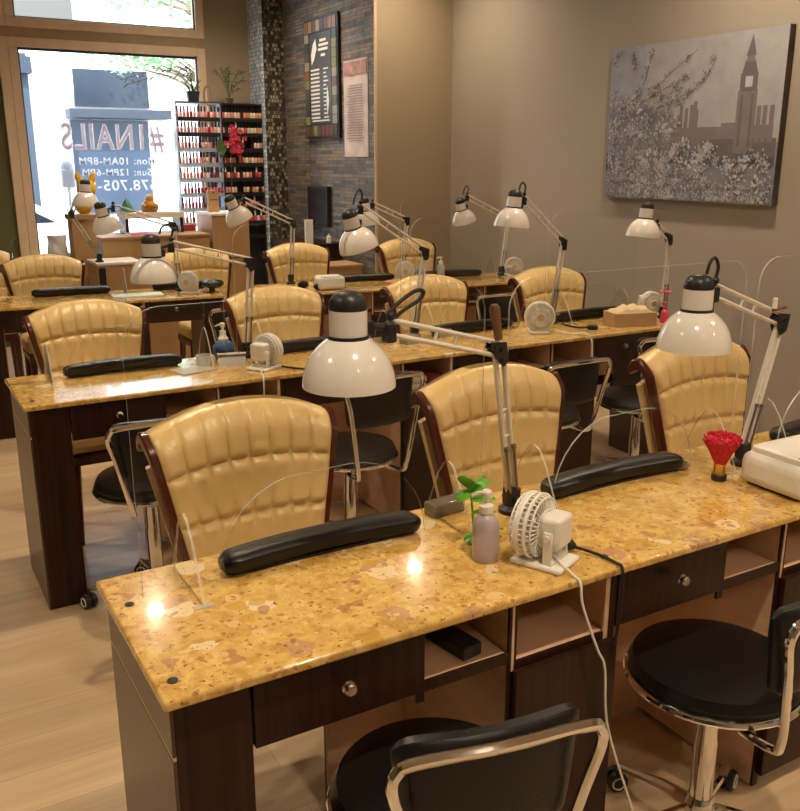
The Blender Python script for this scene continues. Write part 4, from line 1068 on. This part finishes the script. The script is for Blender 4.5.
for i in range(700):
    u = rb.random()
    if u < .40: s, t = rb.random(), rb.random()**1.6*.30
    elif u < .70: s, t = rb.random()**1.3*.46, rb.random()**1.2*.72
    elif u < .94:
        B = rb.choice(br); f = rb.random(); j = min(int(f*(len(B)-1)), len(B)-2); g = f*(len(B)-1)-j
        s = B[j][0]*(1-g)+B[j+1][0]*g; t = B[j][1]*(1-g)+B[j+1][1]*g
    else: s, t = rb.choice(((.60, .28), (.45, .30), (.64, .33), (.50, .36), (.57, .22)))
    up = t > .66 or (t > .58 and s > .2)
    tone = rb.choice((5, 6, 6, 7, 7, 9)) if s > .18 else rb.choice((7, 7, 9, 1, 6))
    if up: tone = rb.choice((8, 3, 6))
    for j in range(8 if up else 16):
        q = rb.uniform(.003, .007) if up else rb.uniform(.0045, .0105)
        sp = .012 if up else .020
        ss, tt = s+rb.gauss(0, sp*.75), t+rb.gauss(0, sp)
        if ss > .70 and tt > .34: continue
        blot(ss, tt, q, tone if rb.random() < .72 else rb.choice((3, 9, 8, 5)))
p.build('printed_picture', pm, r)

r = thing('price_board', 'dark price board with mosaic border on the stone wall', 'sign', (SX, 7.17, 1.745))
a, h = .325, .965
M_b = [mat('board_tile_%d' % i, c, .35) for i, c in enumerate(((.09, .055, .03), (.20, .20, .07), (.22, .09, .04), (.28, .25, .17), (.05, .05, .05), (.13, .045, .03)))]
m = MB(); m.box(-.028, -.001, -a, a, 0, h, .004); m.build('backing', M_blackpl, r)
m = MB(); rr = random.Random(5)
n = 8
for i in range(n):
    for t0 in (.022, h-.108):
        y0 = -a+.022+(2*a-.044)*i/n; m.m = rr.randrange(6); m.box(-.034, -.028, y0+.003, y0+(2*a-.044)/n-.003, t0, t0+.086)
for i in range(10):
    z0 = .115+(h-.23)*i/10
    for y0 in (-a+.022, a-.108): m.m = rr.randrange(6); m.box(-.034, -.028, y0, y0+.086, z0+.003, z0+(h-.23)/10-.003)
m.build('mosaic_border', M_b, r)
m = MB(); m.box(-.033, -.028, -a+.118, a-.118, .125, h-.125, .001); m.build('board_face', mat('slate_board_face', (.055, .055, .058), .35), r)
m = MB()
for i in range(13):
    z = .165+.032*i
    m.box(-.0345, -.033, .015, .185, z, z+.014); m.box(-.0345, -.033, -.15+.02*(i % 3), -.06, z+.002, z+.012)
m.box(-.0345, -.033, -.16, .17, .142, .152)
for i, (y0, y1, z) in enumerate(((-.16, .02, .735), (-.15, .03, .70), (-.10, -.02, .655), (-.12, .0, .77))): m.box(-.0345, -.033, y0, y1, z, z+.020)
m.prism([(-.0345, .16, .60), (-.0345, .11, .64), (-.0345, .06, .72), (-.0345, .08, .80), (-.0345, .13, .76), (-.0345, .17, .68)], (.0012, 0, 0))
m.prism([(-.0345, -.13, .18), (-.0345, -.16, .30), (-.0345, -.13, .42), (-.0345, -.11, .30)], (.0012, 0, 0))
m.build('white_printing', M_paper, r)
r = thing('paper_poster', 'pale pinkish paper notice right of the price board on stone wall', 'poster', (SX, 6.585, 1.595))
a, h = .20, .735
m = MB(); rg = []
for i in range(9):
    y = -a+2*a*i/8; rg.append([V((-.006-.004*math.sin(i), y, 0)), V((-.007-.004*math.sin(i), y, h)), V((-.001, y, h)), V((-.001, y, 0))])
m.rings(rg); m.build('sheet', mat('pinkish_paper', (.62, .50, .45), .7, var=.25, vscale=6), r)
m = MB()
rr = random.Random(2)
for i in range(22): m.box(-.0125, -.0118, -.15+.04*rr.random(), .155-.05*rr.random(), .12+.020*i, .126+.020*i)
m.build('printed_lines', mat('faded_print', (.33, .22, .21), .7), r)
m = MB(); m.box(-.0125, -.0118, -.19, .19, .62, .72); m.build('heading_band', mat('faded_red_band', (.46, .24, .20), .7, var=.4, vscale=14), r)

# ------------------------------------------------------------------ the street outside
struct(MB().box(-25, 30, BY+.2, 45, -.35, -.15).build('street', mat('sunlit_paving', (.60, .58, .55), .8, var=.08, vscale=1)))
r = thing('building', 'white shop building across the street with dark window and awning', 'building', (3.2, 15.6, -.15))
MB().box(-12, 14, 0, 4, 0, 4.1).build('facade', mat('white_render', (.78, .79, .80), .7), r)
m = MB(); m.box(-.12, 1.06, -.05, .02, 2.55, 3.12); m.build('upper_window', mat('blue_black_glass', (.014, .022, .038), .2), r)
m = MB(); m.box(-.30, 1.30, -.50, .0, 2.36, 2.50, .01); m.build('awning_ledge', mat('slate_blue_metal', (.020, .028, .045), .5), r)
m = MB(); m.box(-.22, 1.02, -.05, .02, .85, 2.34); m.build('shop_window', mat('blue_shop_glass', (.022, .038, .07), .2), r)
m = MB(); m.box(-1.02, -.80, -.12, .02, .3, 3.3); m.build('dark_doorway', mat('blue_grey_door', (.025, .038, .06), .5), r)
m = MB(); m.box(-1.06, -.76, -.3, .0, 3.0, 3.24); m.build('door_canopy', mat('blue_canopy', (.016, .025, .045), .5), r)
m = MB(); m.box(-1.02, -.05, -.1, .02, 3.66, 4.3); m.build('grey_signboard', mat('warm_grey_board', (.085, .078, .075), .6), r)
m = MB(); m.box(-1.9, -.02, 3.9, 4.2, 0, .001); m.bm.free()
r = thing('drain_pipe', 'thin grey pole standing before the white building', 'pole', (2.83, 15.2, -.15))
MB().tube([(0, 0, .0), (0, 0, 3.2)], .035, 10).build('shaft', mat('grey_pole_paint', (.22, .26, .30), .5), r)
MB().lathe([(.001, 0), (.09, 0), (.09, .03), (.04, .05), (.001, .05)], 14).build('base', mat('grey_pole_base', (.22, .26, .30), .5), r)
# parked car
r = thing('parked_car', 'pale parked car seen low through the window at left', 'car', (0.70, 12.6, -.15))
sil = [(-2.0, .30), (-2.05, .62), (-1.9, .80), (-1.0, .92), (-.45, 1.36), (.75, 1.38), (1.45, .98), (2.05, .88), (2.15, .55), (2.1, .30)]
m = MB(); rg = []
for y, k in ((-.82, .93), (-.78, 1), (.78, 1), (.82, .93)): rg.append([V((x*(.99 if k < 1 else 1), y, .3+(z-.3)*k)) for x, z in sil])
m.rings(rg); m.build('car_body', mat('pearl_white_paint', (.70, .71, .73), .25, coat=.5), r)
m = MB(); m.prism([(-.88, -.826, .94), (-.42, -.826, 1.28), (.70, -.826, 1.30), (1.28, -.826, .98)], (0, .006, 0)); m.prism([(-1.0, -.7, .93), (-1.0, .7, .93), (-.47, .7, 1.33), (-.47, -.7, 1.33)], (-.02, 0, .01))
m.build('car_windows', mat('tinted_car_glass', (.012, .018, .03), .1), r)
for x in (-1.35, 1.35):
    for y in (-.84, .66):
        M = Matrix.Translation((x, y, .31)) @ Matrix.Rotation(-PI/2, 4, 'X')
        w = MB().lathe([(.05, 0), (.28, 0), (.31, .03), (.31, .15), (.28, .18), (.05, .18)], 28, M).build('wheel', M_rubber, r)
        MB().lathe([(.001, -.005), (.19, -.005), (.19, .004), (.001, .004)], 20, M).build('hubcap', M_chrome, w)
# parking meter
r = thing('parking_meter', 'grey rounded parking meter outside the window at left', 'parking meter', (1.84, 10.0, -.15))
MB().tube([(0, 0, 0), (0, 0, 1.48)], .018, 10).build('post', mat('grey_meter_post', (.34, .35, .38), .5), r)
m = MB(); m.box(-.07, .07, -.05, .05, 1.44, 1.64, .03, 3); m.ball((0, 0, 1.64), .07, .05, .08); m.build('meter_head', mat('grey_meter_head', (.25, .25, .29), .4), r)
# street trees
def tree(label, loc, cc, rx, ry, rz, n, seed, leafy):
    r = thing('street_tree', label, 'tree', loc); rr = random.Random(seed); cc = V(cc)
    t = MB(); t.tube(spline([(0, 0, 0), (.03, 0, 1.2), (-.02, .02, 2.2), (cc.x*.15, 0, cc.z-.3), (cc.x*.4, 0, cc.z+.4)], 5), [.12-.09*i/20 for i in range(21)], 8)
    for i in range(9):
        e = cc+V((rr.uniform(-.8, .8)*rx, rr.uniform(-.6, .6)*ry, rr.uniform(-.7, .7)*rz))
        t.tube([(cc.x*.05, 0, cc.z-.8+.06*i), V((cc.x*.1, 0, cc.z-.6)).lerp(e, .5)+V((0, 0, .12)), e], [.03, .018, .006], 6)
    t.build('trunk', mat('tree_bark', (.20, .15, .10), .8), r)
    l = MB()
    for i in range(n):
        if i % 9 == 0: hub = V((rr.gauss(0, .5), rr.gauss(0, .45), rr.gauss(0, .5)))
        c = cc+V(((hub.x+rr.gauss(0, .11))*rx, (hub.y+rr.gauss(0, .1))*ry, (hub.z+rr.gauss(0, .13))*rz))
        d = V((rr.uniform(-1, 1), rr.uniform(-1, 1), rr.uniform(-1, .5))).normalized()*.10; leaf(l, c, c+d, .030)
    l.build('foliage', leafy, r)
M_tl = mat('sunlit_leaf', (.26, .50, .24), .6, var=.25, vscale=3)
tree('pale green street tree behind the upper window at its right', (5.2, 14.1, -.15), (-.95, 0, 4.15), .85, .8, .50, 750, 4, M_tl)
tree('leafy tree reaching from the right above the dark awning outside', (4.45, 12.4, -.15), (-1.05, 0, 3.02), .85, .5, .18, 420, 9, M_tl)

# ------------------------------------------------------------------ light and camera
w = bpy.data.worlds.new('sky_world'); SC.world = w; w.use_nodes = True
bg = w.node_tree.nodes['Background']; bg.inputs['Color'].default_value = (.80, .90, 1.0, 1); bg.inputs['Strength'].default_value = 4.5
sun = bpy.data.lights.new('sun', 'SUN'); sun.energy = 11.0; sun.color = (1, .96, .9); sun.angle = .01
so = bpy.data.objects.new('sun', sun); COL.objects.link(so); so.location = (0, 0, 12)
so.rotation_euler = V((.35, .62, -.70)).to_track_quat('-Z', 'Y').to_euler()

cam = bpy.data.cameras.new('camera'); cam.sensor_width = 36; cam.sensor_fit = 'HORIZONTAL'; cam.lens = 890/800*36
cam.clip_start = .02; cam.clip_end = 200
co = bpy.data.objects.new('camera', cam); COL.objects.link(co); SC.camera = co
th = math.atan(245.5/890); yaw = math.radians(30.3)
F = V((math.sin(yaw)*math.cos(th), math.cos(yaw)*math.cos(th), -math.sin(th)))
Rr = V((math.cos(yaw), -math.sin(yaw), 0)); U = Rr.cross(F)
co.matrix_world = Matrix(((Rr.x, U.x, -F.x, 0), (Rr.y, U.y, -F.y, 0), (Rr.z, U.z, -F.z, 1.57), (0, 0, 0, 1)))
SC.view_settings.view_transform = 'Standard'; SC.view_settings.look = 'None'
SC.view_settings.gamma = 1; SC.view_settings.use_curve_mapping = False
SC.view_settings.exposure = 0.24
